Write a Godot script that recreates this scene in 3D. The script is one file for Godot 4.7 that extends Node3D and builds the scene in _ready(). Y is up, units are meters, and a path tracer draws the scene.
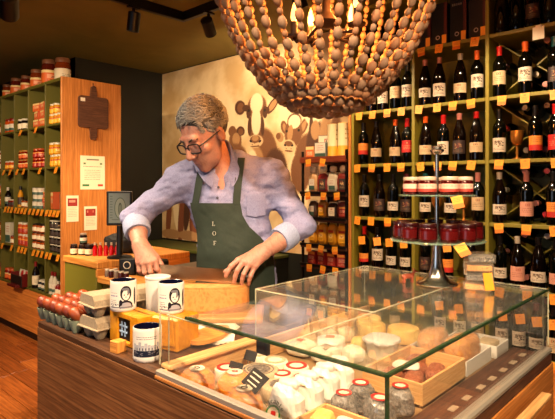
extends Node3D

var M := {}
var meshes := {}
var rng := RandomNumberGenerator.new()
var used_names := {}

# ---------------------------------------------------------------- mesh builder
class MB:
	var v := PackedVector3Array()
	var n := PackedVector3Array()
	var t := PackedVector2Array()
	var c := PackedColorArray()
	var col := Color(1, 1, 1)
	var x := Transform3D.IDENTITY

	func tri(a: Vector3, b: Vector3, d: Vector3, na: Vector3, nb: Vector3, nd: Vector3, ta := Vector2.ZERO, tb := Vector2.ZERO, td := Vector2.ZERO) -> void:
		var flip := (b - a).cross(d - a).dot(na + nb + nd) > 0.0
		v.append(x * a); n.append((x.basis * na).normalized()); t.append(ta); c.append(col)
		if flip:
			v.append(x * d); n.append((x.basis * nd).normalized()); t.append(td); c.append(col)
			v.append(x * b); n.append((x.basis * nb).normalized()); t.append(tb); c.append(col)
		else:
			v.append(x * b); n.append((x.basis * nb).normalized()); t.append(tb); c.append(col)
			v.append(x * d); n.append((x.basis * nd).normalized()); t.append(td); c.append(col)

	func flat(a: Vector3, b: Vector3, d: Vector3, out: Vector3, ta := Vector2.ZERO, tb := Vector2.ZERO, td := Vector2.ZERO) -> void:
		var m := (b - a).cross(d - a)
		if m.length_squared() < 1e-14:
			return
		m = m.normalized()
		if m.dot(out) < 0.0:
			m = -m
		tri(a, b, d, m, m, m, ta, tb, td)

	func quad(a: Vector3, b: Vector3, d: Vector3, e: Vector3, out: Vector3, ta := Vector2(0, 1), tb := Vector2(1, 1), td := Vector2(1, 0), te := Vector2(0, 0)) -> void:
		flat(a, b, d, out, ta, tb, td)
		flat(a, d, e, out, ta, td, te)

	# chamfered box; u of the texture runs along axis g (metres)
	func box(ctr: Vector3, size: Vector3, bev := 0.004, g := 0) -> void:
		var h := size * 0.5
		bev = minf(bev, minf(h.x, minf(h.y, h.z)) * 0.8)
		for ax in 3:
			var a1 := (ax + 1) % 3
			var a2 := (ax + 2) % 3
			for s in [-1.0, 1.0]:
				var p: Array[Vector3] = []
				for q in [[-1, -1], [1, -1], [1, 1], [-1, 1]]:
					var w := Vector3.ZERO
					w[ax] = s * h[ax]; w[a1] = q[0] * (h[a1] - bev); w[a2] = q[1] * (h[a2] - bev)
					p.append(w)
				var o := Vector3.ZERO
				o[ax] = s
				face(p, o, ctr, g)
		if bev <= 0.0:
			return
		for ax in 3:
			var a1 := (ax + 1) % 3
			var a2 := (ax + 2) % 3
			for s1 in [-1.0, 1.0]:
				for s2 in [-1.0, 1.0]:
					var p: Array[Vector3] = []
					for q in [[-1, 0], [1, 0], [1, 1], [-1, 1]]:
						var w := Vector3.ZERO
						w[ax] = q[0] * (h[ax] - bev)
						w[a1] = s1 * (h[a1] - (bev if q[1] == 1 else 0.0))
						w[a2] = s2 * (h[a2] - (0.0 if q[1] == 1 else bev))
						p.append(w)
					var o := Vector3.ZERO
					o[a1] = s1; o[a2] = s2
					face(p, o, ctr, g)
		for sx in [-1.0, 1.0]:
			for sy in [-1.0, 1.0]:
				for sz in [-1.0, 1.0]:
					var b := Vector3(sx, sy, sz)
					flat(ctr + b * (h - Vector3(0, bev, bev)), ctr + b * (h - Vector3(bev, 0, bev)), ctr + b * (h - Vector3(bev, bev, 0)), b)

	func face(p: Array[Vector3], o: Vector3, ctr: Vector3, g: int) -> void:
		var ax := o.abs().max_axis_index()
		var ua := g
		if ax == g:
			ua = (g + 1) % 3
		var va := 3 - ax - ua
		var uv: Array[Vector2] = []
		for w in p:
			uv.append(Vector2(w[ua] + ctr[ua], w[va] + ctr[va]))
		quad(ctr + p[0], ctr + p[1], ctr + p[2], ctr + p[3], o, uv[0], uv[1], uv[2], uv[3])

	# lathe about y; profile = [radius, height] from bottom to top (outward on the right hand side going up)
	func lathe(pr: Array, seg := 16, a0 := 0.0, a1 := TAU, uvscale := 1.0) -> void:
		var m := pr.size()
		var sn: Array[Vector2] = []
		for i in m - 1:
			var d := Vector2(pr[i + 1][0] - pr[i][0], pr[i + 1][1] - pr[i][1])
			sn.append(Vector2(d.y, -d.x).normalized())
		var y0: float = pr[0][1]
		var y1: float = pr[m - 1][1]
		var span := maxf(absf(y1 - y0), 1e-5)
		for i in m - 1:
			var na := sn[i]
			var nb := sn[i]
			if i > 0 and sn[i - 1].dot(sn[i]) > 0.75:
				na = (sn[i - 1] + sn[i]).normalized()
			if i < m - 2 and sn[i + 1].dot(sn[i]) > 0.75:
				nb = (sn[i + 1] + sn[i]).normalized()
			var ra: float = pr[i][0]
			var rb: float = pr[i + 1][0]
			var ya: float = pr[i][1]
			var yb: float = pr[i + 1][1]
			for k in seg:
				var t0 := a0 + (a1 - a0) * k / seg
				var t1 := a0 + (a1 - a0) * (k + 1) / seg
				var d0 := Vector3(sin(t0), 0, cos(t0))
				var d1 := Vector3(sin(t1), 0, cos(t1))
				var u0 := float(k) / seg * uvscale
				var u1 := float(k + 1) / seg * uvscale
				var va := 1.0 - (ya - y0) / span
				var vb := 1.0 - (yb - y0) / span
				var A := d0 * ra + Vector3(0, ya, 0)
				var Bq := d1 * ra + Vector3(0, ya, 0)
				var C := d1 * rb + Vector3(0, yb, 0)
				var D := d0 * rb + Vector3(0, yb, 0)
				var nA := d0 * na.x + Vector3(0, na.y, 0)
				var nB := d1 * na.x + Vector3(0, na.y, 0)
				var nC := d1 * nb.x + Vector3(0, nb.y, 0)
				var nD := d0 * nb.x + Vector3(0, nb.y, 0)
				if ra > 1e-6:
					tri(A, Bq, C, nA, nB, nC, Vector2(u0, va), Vector2(u1, va), Vector2(u1, vb))
				if rb > 1e-6:
					tri(A, C, D, nA, nC, nD, Vector2(u0, va), Vector2(u1, vb), Vector2(u0, vb))

	func ellipsoid(ctr: Vector3, r: Vector3, seg := 12, rings := 8) -> void:
		for i in rings:
			var p0 := PI * i / rings - PI / 2
			var p1 := PI * (i + 1) / rings - PI / 2
			for k in seg:
				var t0 := TAU * k / seg
				var t1 := TAU * (k + 1) / seg
				var q := [sph(p0, t0), sph(p0, t1), sph(p1, t1), sph(p1, t0)]
				var nn: Array[Vector3] = []
				for w in q:
					nn.append((w / r).normalized())
				var uv := [Vector2(float(k) / seg, 1.0 - float(i) / rings), Vector2(float(k + 1) / seg, 1.0 - float(i) / rings), Vector2(float(k + 1) / seg, 1.0 - float(i + 1) / rings), Vector2(float(k) / seg, 1.0 - float(i + 1) / rings)]
				if i > 0:
					tri(ctr + q[0] * r, ctr + q[1] * r, ctr + q[2] * r, nn[0], nn[1], nn[2], uv[0], uv[1], uv[2])
				if i < rings - 1:
					tri(ctr + q[0] * r, ctr + q[2] * r, ctr + q[3] * r, nn[0], nn[2], nn[3], uv[0], uv[2], uv[3])

	func sph(p: float, a: float) -> Vector3:
		return Vector3(cos(p) * sin(a), sin(p), cos(p) * cos(a))

	func tube(path: Array, radii: Array, seg := 8, closed := false, caps := true) -> void:
		var m := path.size()
		var up := Vector3(0.31, 0.9, 0.17).normalized()
		var rings := []
		var nrm := []
		for i in m:
			var a: Vector3 = path[(i - 1 + m) % m] if (i > 0 or closed) else path[i]
			var b: Vector3 = path[(i + 1) % m] if (i < m - 1 or closed) else path[i]
			var d := (b - a).normalized()
			var s := d.cross(up)
			if s.length() < 0.05:
				s = d.cross(Vector3(1, 0, 0))
			s = s.normalized()
			var w := s.cross(d).normalized()
			up = w
			var ring := []
			var nr := []
			var rad: float = radii[i % radii.size()]
			for k in seg:
				var q := TAU * k / seg
				var o := s * cos(q) + w * sin(q)
				nr.append(o)
				ring.append(path[i] + o * rad)
			rings.append(ring)
			nrm.append(nr)
		var cnt := m if closed else m - 1
		for i in cnt:
			var j := (i + 1) % m
			for k in seg:
				var l := (k + 1) % seg
				tri(rings[i][k], rings[i][l], rings[j][l], nrm[i][k], nrm[i][l], nrm[j][l], Vector2(i, float(k) / seg), Vector2(i, float(k + 1) / seg), Vector2(i + 1, float(k + 1) / seg))
				tri(rings[i][k], rings[j][l], rings[j][k], nrm[i][k], nrm[j][l], nrm[j][k], Vector2(i, float(k) / seg), Vector2(i + 1, float(k + 1) / seg), Vector2(i + 1, float(k) / seg))
		if not closed and caps:
			for e in [0, m - 1]:
				var o2: Vector3 = (path[0] - path[1]) if e == 0 else (path[m - 1] - path[m - 2])
				for k in seg:
					flat(path[e], rings[e][k], rings[e][(k + 1) % seg], o2)

	# polygon in the xy plane, thickness along z, uv over its bounds
	func prism(poly: PackedVector2Array, z0: float, z1: float, metric := false) -> void:
		var ids := Geometry2D.triangulate_polygon(poly)
		var lo := poly[0]
		var hi := poly[0]
		for p in poly:
			lo = lo.min(p); hi = hi.max(p)
		var sz := Vector2.ONE if metric else hi - lo
		for i in range(0, ids.size(), 3):
			var q: Array[Vector2] = [poly[ids[i]], poly[ids[i + 1]], poly[ids[i + 2]]]
			var uv: Array[Vector2] = []
			for w in q:
				uv.append(Vector2((w.x - lo.x) / sz.x, (hi.y - w.y) / sz.y))
			for zz in [[z0, -1.0], [z1, 1.0]]:
				flat(Vector3(q[0].x, q[0].y, zz[0]), Vector3(q[1].x, q[1].y, zz[0]), Vector3(q[2].x, q[2].y, zz[0]), Vector3(0, 0, zz[1] * signf(z1 - z0)), uv[0], uv[1], uv[2])
		var area := 0.0
		for i in poly.size():
			area += poly[i].cross(poly[(i + 1) % poly.size()])
		for i in poly.size():
			var a := poly[i]
			var b := poly[(i + 1) % poly.size()]
			var d := (b - a)
			var o := Vector3(d.y, -d.x, 0) * signf(area)
			quad(Vector3(a.x, a.y, z0), Vector3(b.x, b.y, z0), Vector3(b.x, b.y, z1), Vector3(a.x, a.y, z1), o, Vector2(0, z0), Vector2(d.length(), z0), Vector2(d.length(), z1), Vector2(0, z1))

	func add(src: Array) -> void: # [verts, normals, indices]
		var sv: PackedVector3Array = src[0]
		var sn: PackedVector3Array = src[1]
		var si: PackedInt32Array = src[2]
		for i in range(0, si.size(), 3):
			tri(sv[si[i]], sv[si[i + 1]], sv[si[i + 2]], sn[si[i]], sn[si[i + 1]], sn[si[i + 2]])

	func done() -> ArrayMesh:
		var a := []
		a.resize(Mesh.ARRAY_MAX)
		a[Mesh.ARRAY_VERTEX] = v
		a[Mesh.ARRAY_NORMAL] = n
		a[Mesh.ARRAY_TEX_UV] = t
		a[Mesh.ARRAY_COLOR] = c
		var m := ArrayMesh.new()
		m.add_surface_from_arrays(Mesh.PRIMITIVE_TRIANGLES, a)
		return m

# ---------------------------------------------------------------- fields and surface nets
# prim: [kind, op, k, ...]; kind 0 tapered capsule ax ay az ra bx by bz rb; kind 1 ellipsoid cx cy cz rx ry rz; op 0 join, 1 carve
func cap(a: Vector3, ra: float, b: Vector3, rb: float, k := 0.03, op := 0) -> PackedFloat32Array:
	return PackedFloat32Array([0, op, k, a.x, a.y, a.z, ra, b.x, b.y, b.z, rb])

func ell(c: Vector3, r: Vector3, k := 0.02, op := 0) -> PackedFloat32Array:
	return PackedFloat32Array([1, op, k, c.x, c.y, c.z, r.x, r.y, r.z])

func prim_d(p: PackedFloat32Array, px: float, py: float, pz: float) -> float:
	if p[0] == 0.0:
		var bx := p[7] - p[3]
		var by := p[8] - p[4]
		var bz := p[9] - p[5]
		var qx := px - p[3]
		var qy := py - p[4]
		var qz := pz - p[5]
		var t := clampf((qx * bx + qy * by + qz * bz) / maxf(bx * bx + by * by + bz * bz, 1e-9), 0.0, 1.0)
		qx -= bx * t; qy -= by * t; qz -= bz * t
		return sqrt(qx * qx + qy * qy + qz * qz) - (p[6] + (p[10] - p[6]) * t)
	var ex := (px - p[3]) / p[6]
	var ey := (py - p[4]) / p[7]
	var ez := (pz - p[5]) / p[8]
	var k0 := sqrt(ex * ex + ey * ey + ez * ez)
	var fx := ex / p[6]
	var fy := ey / p[7]
	var fz := ez / p[8]
	var k1 := sqrt(fx * fx + fy * fy + fz * fz)
	if k1 < 1e-6:
		return -minf(p[6], minf(p[7], p[8]))
	return k0 * (k0 - 1.0) / k1

func field_at(prims: Array, q: Vector3) -> float:
	var f := 1000.0
	for p: PackedFloat32Array in prims:
		f = blend(f, prim_d(p, q.x, q.y, q.z), p[2], p[1])
	return f

func blend(a: float, b: float, k: float, op: float) -> float:
	if op == 1.0:
		b = -b
		var h1 := maxf(k - absf(a - b), 0.0) / k
		return maxf(a, b) + h1 * h1 * k * 0.25
	var h := maxf(k - absf(a - b), 0.0) / k
	return minf(a, b) - h * h * k * 0.25

func nets(prims: Array, cell: float) -> Array:
	var lo := Vector3(1e9, 1e9, 1e9)
	var hi := -lo
	for p: PackedFloat32Array in prims:
		if p[1] == 1.0:
			continue
		var bb := prim_box(p)
		lo = lo.min(bb[0]); hi = hi.max(bb[1])
	lo -= Vector3.ONE * cell * 3
	hi += Vector3.ONE * cell * 3
	var nx := int(ceil((hi.x - lo.x) / cell)) + 1
	var ny := int(ceil((hi.y - lo.y) / cell)) + 1
	var nz := int(ceil((hi.z - lo.z) / cell)) + 1
	var f := PackedFloat32Array()
	f.resize(nx * ny * nz)
	f.fill(1000.0)
	var sxy := nx * ny
	for p: PackedFloat32Array in prims:
		var bb := prim_box(p)
		var mg: float = p[2] + 2.5 * cell
		var i0 := maxi(0, int((bb[0].x - mg - lo.x) / cell))
		var i1 := mini(nx - 1, int((bb[1].x + mg - lo.x) / cell) + 1)
		var j0 := maxi(0, int((bb[0].y - mg - lo.y) / cell))
		var j1 := mini(ny - 1, int((bb[1].y + mg - lo.y) / cell) + 1)
		var k0 := maxi(0, int((bb[0].z - mg - lo.z) / cell))
		var k1 := mini(nz - 1, int((bb[1].z + mg - lo.z) / cell) + 1)
		var kk: float = p[2]
		var op: float = p[1]
		for k in range(k0, k1 + 1):
			var pz := lo.z + k * cell
			for j in range(j0, j1 + 1):
				var py := lo.y + j * cell
				var row := k * sxy + j * nx
				for i in range(i0, i1 + 1):
					f[row + i] = blend(f[row + i], prim_d(p, lo.x + i * cell, py, pz), kk, op)
	var ids := PackedInt32Array()
	ids.resize(nx * ny * nz)
	ids.fill(-1)
	var V := PackedVector3Array()
	var N := PackedVector3Array()
	var I := PackedInt32Array()
	var off := [0, 1, nx, nx + 1, sxy, sxy + 1, sxy + nx, sxy + nx + 1]
	var ed := [0, 1, 2, 3, 4, 5, 6, 7, 0, 2, 1, 3, 4, 6, 5, 7, 0, 4, 1, 5, 2, 6, 3, 7]
	var g := PackedFloat32Array()
	g.resize(8)
	for k in nz - 1:
		for j in ny - 1:
			var row := k * sxy + j * nx
			for i in nx - 1:
				var b := row + i
				var c0 := f[b]
				if absf(c0) > cell * 3.0:
					continue
				var m := 0
				for q in 8:
					g[q] = f[b + off[q]]
					if g[q] < 0.0:
						m += 1
				if m == 0 or m == 8:
					continue
				var s := Vector3.ZERO
				var cnt := 0
				for e in 12:
					var qa: int = ed[e * 2]
					var qb: int = ed[e * 2 + 1]
					var fa := g[qa]
					var fb := g[qb]
					if (fa < 0.0) == (fb < 0.0):
						continue
					var t := fa / (fa - fb)
					var A := Vector3(qa & 1, (qa >> 1) & 1, qa >> 2)
					var Bq := Vector3(qb & 1, (qb >> 1) & 1, qb >> 2)
					s += A.lerp(Bq, t)
					cnt += 1
				ids[b] = V.size()
				V.append(lo + (Vector3(i, j, k) + s / cnt) * cell)
				N.append(Vector3(g[1] + g[3] + g[5] + g[7] - g[0] - g[2] - g[4] - g[6], g[2] + g[3] + g[6] + g[7] - g[0] - g[1] - g[4] - g[5], g[4] + g[5] + g[6] + g[7] - g[0] - g[1] - g[2] - g[3]).normalized())
	for k in range(1, nz - 1):
		for j in range(1, ny - 1):
			var row := k * sxy + j * nx
			for i in range(1, nx - 1):
				var b := row + i
				var fa := f[b]
				if absf(fa) > cell * 2.0:
					continue
				var neg := fa < 0.0
				if neg != (f[b + 1] < 0.0):
					quad_ids(I, ids[b], ids[b - nx], ids[b - nx - sxy], ids[b - sxy])
				if neg != (f[b + nx] < 0.0):
					quad_ids(I, ids[b], ids[b - 1], ids[b - 1 - sxy], ids[b - sxy])
				if neg != (f[b + sxy] < 0.0):
					quad_ids(I, ids[b], ids[b - 1], ids[b - 1 - nx], ids[b - nx])
	return [V, N, I]

func quad_ids(I: PackedInt32Array, a: int, b: int, c: int, d: int) -> void:
	if a < 0 or b < 0 or c < 0 or d < 0:
		return
	I.append(a); I.append(b); I.append(c)
	I.append(a); I.append(c); I.append(d)

func prim_box(p: PackedFloat32Array) -> Array:
	if p[0] == 0.0:
		var a := Vector3(p[3], p[4], p[5])
		var b := Vector3(p[7], p[8], p[9])
		return [(a - Vector3.ONE * p[6]).min(b - Vector3.ONE * p[10]), (a + Vector3.ONE * p[6]).max(b + Vector3.ONE * p[10])]
	var c := Vector3(p[3], p[4], p[5])
	var r := Vector3(p[6], p[7], p[8])
	return [c - r, c + r]

# ---------------------------------------------------------------- nodes
func numbered(n: String) -> String:
	if not used_names.has(n):
		used_names[n] = 0
		return n
	used_names[n] += 1
	return "%s_%03d" % [n, used_names[n]]

func tag(o: Node, label: String, category: String, group := "") -> void:
	o.set_meta("label", label)
	o.set_meta("category", category)
	if group != "":
		o.set_meta("group", group)

func thing(called: String, label: String, category: String, at: Vector3, turn := 0.0, group := "") -> Node3D:
	var o := Node3D.new()
	o.name = numbered(called)
	add_child(o)
	o.position = at
	o.rotation.y = turn
	tag(o, label, category, group)
	return o

func part(parent: Node, called: String, mesh: Mesh, mat: Material, at := Vector3.ZERO, rot := Vector3.ZERO) -> MeshInstance3D:
	var o := MeshInstance3D.new()
	o.name = called
	o.mesh = mesh
	o.material_override = mat
	o.position = at
	o.rotation = rot
	parent.add_child(o, true)
	return o

func struct(called: String, mesh: Mesh, mat: Material, at := Vector3.ZERO) -> MeshInstance3D:
	var o := part(self, numbered(called), mesh, mat, at)
	o.set_meta("kind", "structure")
	return o

func bx(size: Vector3, bev := 0.004, g := 0) -> ArrayMesh:
	var key := "box%s%.4f%d" % [size, bev, g]
	if not meshes.has(key):
		var m := MB.new()
		m.box(Vector3.ZERO, size, bev, g)
		meshes[key] = m.done()
	return meshes[key]

func bxc(ctr: Vector3, size: Vector3, bev := 0.004, g := 0) -> ArrayMesh:
	var m := MB.new()
	m.box(ctr, size, bev, g)
	return m.done()

func lat(pr: Array, seg := 16, a0 := 0.0, a1 := TAU) -> ArrayMesh:
	var key := "lat%s%d%.3f%.3f" % [pr, seg, a0, a1]
	if not meshes.has(key):
		var m := MB.new()
		m.lathe(pr, seg, a0, a1)
		meshes[key] = m.done()
	return meshes[key]

func tubem(path: Array, radii: Array, seg := 8, closed := false) -> ArrayMesh:
	var m := MB.new()
	m.tube(path, radii, seg, closed)
	return m.done()

# ---------------------------------------------------------------- materials
func mat(called: String, col: Color, rough := 0.6, metal := 0.0) -> StandardMaterial3D:
	var m := StandardMaterial3D.new()
	m.albedo_color = col
	m.roughness = rough
	m.metallic = metal
	M[called] = m
	return m

func plain(col: Color, rough := 0.5) -> StandardMaterial3D:
	var key := "p%s%.2f" % [col.to_html(), rough]
	if not M.has(key):
		mat(key, col, rough)
	return M[key]

func tex_mat(called: String, img: Image, rough := 0.6, tri := 0.0) -> StandardMaterial3D:
	var m := StandardMaterial3D.new()
	img.generate_mipmaps()
	m.albedo_texture = ImageTexture.create_from_image(img)
	m.roughness = rough
	if tri > 0.0:
		m.uv1_triplanar = true
		m.uv1_scale = Vector3.ONE * tri
	M[called] = m
	return m

func make_img(w: int, h: int, fn: Callable) -> Image:
	var d := PackedByteArray()
	d.resize(w * h * 3)
	var o := 0
	for y in h:
		for xx in w:
			var c: Color = fn.call(float(xx) / w, float(y) / h)
			d[o] = clampi(int(c.r * 255.0), 0, 255)
			d[o + 1] = clampi(int(c.g * 255.0), 0, 255)
			d[o + 2] = clampi(int(c.b * 255.0), 0, 255)
			o += 3
	return Image.create_from_data(w, h, false, Image.FORMAT_RGB8, d)

func wood(called: String, light: Color, dark: Color, lines: float, rough: float, seed_: int, size_u := 1.5, size_v := 0.5) -> StandardMaterial3D:
	var nz := FastNoiseLite.new()
	nz.seed = seed_
	nz.frequency = 1.0
	nz.fractal_octaves = 4
	var fine := FastNoiseLite.new()
	fine.seed = seed_ + 7
	fine.frequency = 1.0
	fine.fractal_octaves = 2
	var img := make_img(256, 256, func(u: float, v: float) -> Color:
		var a := v * TAU
		var uu := absf(u * 2.0 - 1.0)
		var n := nz.get_noise_3d(uu * 1.6, cos(a) * lines * 0.35, sin(a) * lines * 0.35)
		var s := fine.get_noise_3d(uu * 5.0, cos(a) * lines * 2.2, sin(a) * lines * 2.2)
		var w := clampf(0.5 + n * 0.9 + s * 0.55, 0.0, 1.0)
		return dark.lerp(light, w))
	var m := tex_mat(called, img, rough)
	m.uv1_scale = Vector3(1.0 / size_u, 1.0 / size_v, 1.0)
	return m

func mottled(called: String, cols: Array, freq: float, rough: float, seed_: int, tri := 4.0) -> StandardMaterial3D:
	var nz := FastNoiseLite.new()
	nz.seed = seed_
	nz.frequency = freq
	nz.fractal_octaves = 4
	var img := make_img(128, 128, func(u: float, v: float) -> Color:
		var n := clampf(0.5 + 0.9 * nz.get_noise_3d(u + 0.13 * sin(TAU * v), v, 0.25 * sin(TAU * u)), 0.0, 0.999) * (cols.size() - 1)
		var i := int(n)
		var ca: Color = cols[i]
		return ca.lerp(cols[i + 1], n - i))
	return tex_mat(called, img, rough, tri)

# printed paper: base colour with rows of small marks
func print_mat(called: String, base: Color, ink: Color, accent: Color, style: int, seed_: int) -> StandardMaterial3D:
	var r := RandomNumberGenerator.new()
	r.seed = seed_
	var w := 48
	var h := 64
	var img := Image.create(w, h, false, Image.FORMAT_RGB8)
	img.fill(base)
	if style == 0: # emblem above, lines of type below
		img.fill_rect(Rect2i(18, 8, 12, 12), accent)
		img.fill_rect(Rect2i(20, 10, 8, 8), base)
		img.fill_rect(Rect2i(22, 12, 4, 4), ink)
		type_lines(img, Rect2i(8, 28, 32, 24), ink, r, 3)
	elif style == 1: # picture in the middle
		for i in 26:
			img.fill_rect(Rect2i(10 + r.randi() % 24, 12 + r.randi() % 24, 2 + r.randi() % 6, 2 + r.randi() % 5), ink if r.randf() < 0.6 else accent)
		type_lines(img, Rect2i(8, 46, 32, 12), ink, r, 2)
	elif style == 2: # coloured band with type
		img.fill_rect(Rect2i(0, 40, 48, 24), accent)
		type_lines(img, Rect2i(8, 10, 32, 24), ink, r, 3)
	else: # busy packaging
		img.fill_rect(Rect2i(0, 0, 48, 14), accent)
		img.fill_rect(Rect2i(6, 22, 36, 20), base.lightened(0.35))
		for i in 18:
			img.fill_rect(Rect2i(8 + r.randi() % 30, 24 + r.randi() % 14, 3, 3), ink if r.randf() < 0.5 else accent)
		type_lines(img, Rect2i(6, 48, 36, 12), ink, r, 2)
	return tex_mat(called, img, 0.55)

func type_lines(img: Image, a: Rect2i, ink: Color, r: RandomNumberGenerator, rows: int) -> void:
	var step := a.size.y / rows
	for q in rows:
		var xx := a.position.x
		while xx < a.end.x - 2:
			var l := 1 + r.randi() % 4
			img.fill_rect(Rect2i(xx, a.position.y + q * step, mini(l, a.end.x - xx), maxi(1, step / 3)), ink)
			xx += l + 1 + r.randi() % 2

# ================================================================ scene
const WARM := Color(1.0, 0.87, 0.70)

func _ready() -> void:
	rng.seed = 4711
	# camera
	var cam := Camera3D.new()
	cam.name = "camera"
	cam.projection = Camera3D.PROJECTION_FRUSTUM
	cam.near = 0.05
	cam.far = 60.0
	cam.size = 2.0 * 0.05 * 209.5 / 505.0
	cam.frustum_offset = Vector2(0, -0.05 * 23.5 / 505.0)
	cam.position = Vector3(0, 1.4, 0)
	cam.rotation.y = deg_to_rad(42.6)
	add_child(cam)
	cam.current = true
	# environment: evening sky outside the shop window
	var env := Environment.new()
	env.background_mode = Environment.BG_SKY
	var sky := Sky.new()
	var psm := ProceduralSkyMaterial.new()
	psm.sky_top_color = Color(0.33, 0.42, 0.55)
	psm.sky_horizon_color = Color(0.62, 0.66, 0.72)
	psm.ground_bottom_color = Color(0.2, 0.19, 0.18)
	psm.ground_horizon_color = Color(0.4, 0.4, 0.4)
	sky.sky_material = psm
	env.sky = sky
	env.tonemap_mode = Environment.TONE_MAPPER_LINEAR
	env.tonemap_exposure = 1.0
	env.sdfgi_enabled = true
	env.ssao_enabled = true
	env.ssil_enabled = true
	var we := WorldEnvironment.new()
	we.name = "environment"
	we.environment = env
	add_child(we)
	# daylight through the shop window behind the camera
	var day := AreaLight3D.new()
	day.name = "window_daylight"
	day.area_size = Vector2(2.6, 1.7)
	day.light_color = Color(0.86, 0.92, 1.0)
	day.light_energy = 2.6
	day.position = Vector3(-1.2, 1.45, 3.05)
	day.rotation = Vector3(0, 0, 0)
	add_child(day)

	make_materials()
	room()
	track_lights()
	wine_shelf()
	left_shelf()
	counter()
	glass_case()
	back_desk()
	tin_rack()
	chandelier()
	person()
	counter_goods()
	case_goods()
	cake_stand()
	wine_bottles()
	left_products()
	desk_goods()
	rack_goods()

func make_materials() -> void:
	wood("walnut", Color(0.52, 0.34, 0.20), Color(0.29, 0.17, 0.09), 26.0, 0.42, 3, 1.6, 0.45)
	wood("oak", Color(0.80, 0.52, 0.26), Color(0.60, 0.35, 0.14), 22.0, 0.45, 11, 1.4, 0.4)
	wood("plinth_wood", Color(0.84, 0.52, 0.23), Color(0.68, 0.38, 0.15), 12.0, 0.5, 17, 1.6, 0.6)
	wood("floor_a", Color(0.64, 0.35, 0.14), Color(0.42, 0.20, 0.07), 8.0, 0.38, 21, 1.2, 0.3)
	wood("floor_b", Color(0.56, 0.29, 0.11), Color(0.36, 0.17, 0.06), 8.0, 0.38, 22, 1.2, 0.3)
	wood("floor_c", Color(0.70, 0.40, 0.17), Color(0.48, 0.24, 0.09), 8.0, 0.38, 23, 1.2, 0.3)
	wood("pale_wood", Color(0.85, 0.68, 0.45), Color(0.72, 0.52, 0.3), 14.0, 0.55, 31, 1.0, 0.3)
	wood("crate_wood", Color(0.88, 0.70, 0.46), Color(0.78, 0.57, 0.33), 16.0, 0.6, 37, 0.5, 0.2)
	wood("red_wood", Color(0.52, 0.22, 0.1), Color(0.34, 0.12, 0.05), 14.0, 0.5, 41, 1.0, 0.3)
	wood("dark_board", Color(0.40, 0.24, 0.16), Color(0.22, 0.12, 0.08), 12.0, 0.55, 43, 0.5, 0.2)
	mottled("ceiling", [Color(0.45, 0.39, 0.12), Color(0.49, 0.42, 0.14)], 3.0, 0.8, 5, 0.7)
	mottled("dark_green", [Color(0.055, 0.06, 0.027), Color(0.07, 0.072, 0.032)], 3.0, 0.6, 6, 0.7)
	mottled("plaster", [Color(0.30, 0.27, 0.2), Color(0.34, 0.31, 0.22)], 3.0, 0.9, 7, 0.7)
	mat("shelf_olive", Color(0.45, 0.41, 0.11), 0.5)
	mat("shelf_green", Color(0.24, 0.26, 0.08), 0.5)
	mat("shelf_left", Color(0.33, 0.31, 0.085), 0.55)
	mat("desk_olive", Color(0.42, 0.40, 0.11), 0.55)
	mat("black_metal", Color(0.02, 0.02, 0.022), 0.4, 0.3)
	mat("black_plastic", Color(0.025, 0.025, 0.028), 0.45)
	mat("steel", Color(0.72, 0.71, 0.69), 0.25, 1.0)
	mat("alu", Color(0.70, 0.67, 0.62), 0.35, 0.55)
	var g := mat("glass", Color(0.93, 0.98, 0.95, 0.02), 0.02)
	g.transparency = BaseMaterial3D.TRANSPARENCY_ALPHA
	g.metallic_specular = 0.5
	var ge := mat("glass_edge", Color(0.13, 0.24, 0.14, 0.75), 0.1)
	ge.transparency = BaseMaterial3D.TRANSPARENCY_ALPHA
	var ge2 := mat("glass_edge_pale", Color(0.75, 0.74, 0.62, 0.7), 0.12)
	ge2.transparency = BaseMaterial3D.TRANSPARENCY_ALPHA
	var fi := mat("film", Color(0.95, 0.93, 0.88, 0.08), 0.12)
	fi.transparency = BaseMaterial3D.TRANSPARENCY_ALPHA
	print_mat("tag_a", Color(0.86, 0.53, 0.10), Color(0.35, 0.14, 0.03), Color(0.75, 0.35, 0.06), 0, 90)
	print_mat("tag_b", Color(0.88, 0.58, 0.13), Color(0.4, 0.17, 0.04), Color(0.8, 0.4, 0.08), 2, 91)
	mat("label_slip", Color(0.66, 0.58, 0.48), 0.7)
	mat("white_paper", Color(0.86, 0.83, 0.76), 0.8)
	mat("cup_white", Color(0.80, 0.80, 0.79), 0.6)
	var pg := mat("plate_glass", Color(0.55, 0.68, 0.6, 0.35), 0.05)
	pg.transparency = BaseMaterial3D.TRANSPARENCY_ALPHA
	var le := mat("lens", Color(0.75, 0.8, 0.85, 0.10), 0.03)
	le.transparency = BaseMaterial3D.TRANSPARENCY_ALPHA
	mat("blade", Color(0.70, 0.64, 0.58), 0.22, 1.0)
	mottled("cheese_rind", [Color(0.72, 0.47, 0.24), Color(0.79, 0.56, 0.32), Color(0.68, 0.42, 0.2)], 5.0, 0.55, 101, 5.0)
	wood("pale_oak", Color(0.86, 0.60, 0.30), Color(0.70, 0.44, 0.18), 12.0, 0.45, 14, 1.0, 0.3)
	wood("work_top", Color(0.34, 0.22, 0.14), Color(0.2, 0.12, 0.07), 16.0, 0.4, 15, 1.2, 0.4)
	mat("deck_grey", Color(0.60, 0.48, 0.32), 0.4)
	mat("rust", Color(0.16, 0.09, 0.05), 0.5, 0.4)

func boxed(called: String, a: Vector3, b: Vector3, m: String, bev := 0.0, g := 0) -> MeshInstance3D:
	return struct(called, bxc((a + b) * 0.5, (b - a).abs(), bev, g), M[m])

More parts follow.
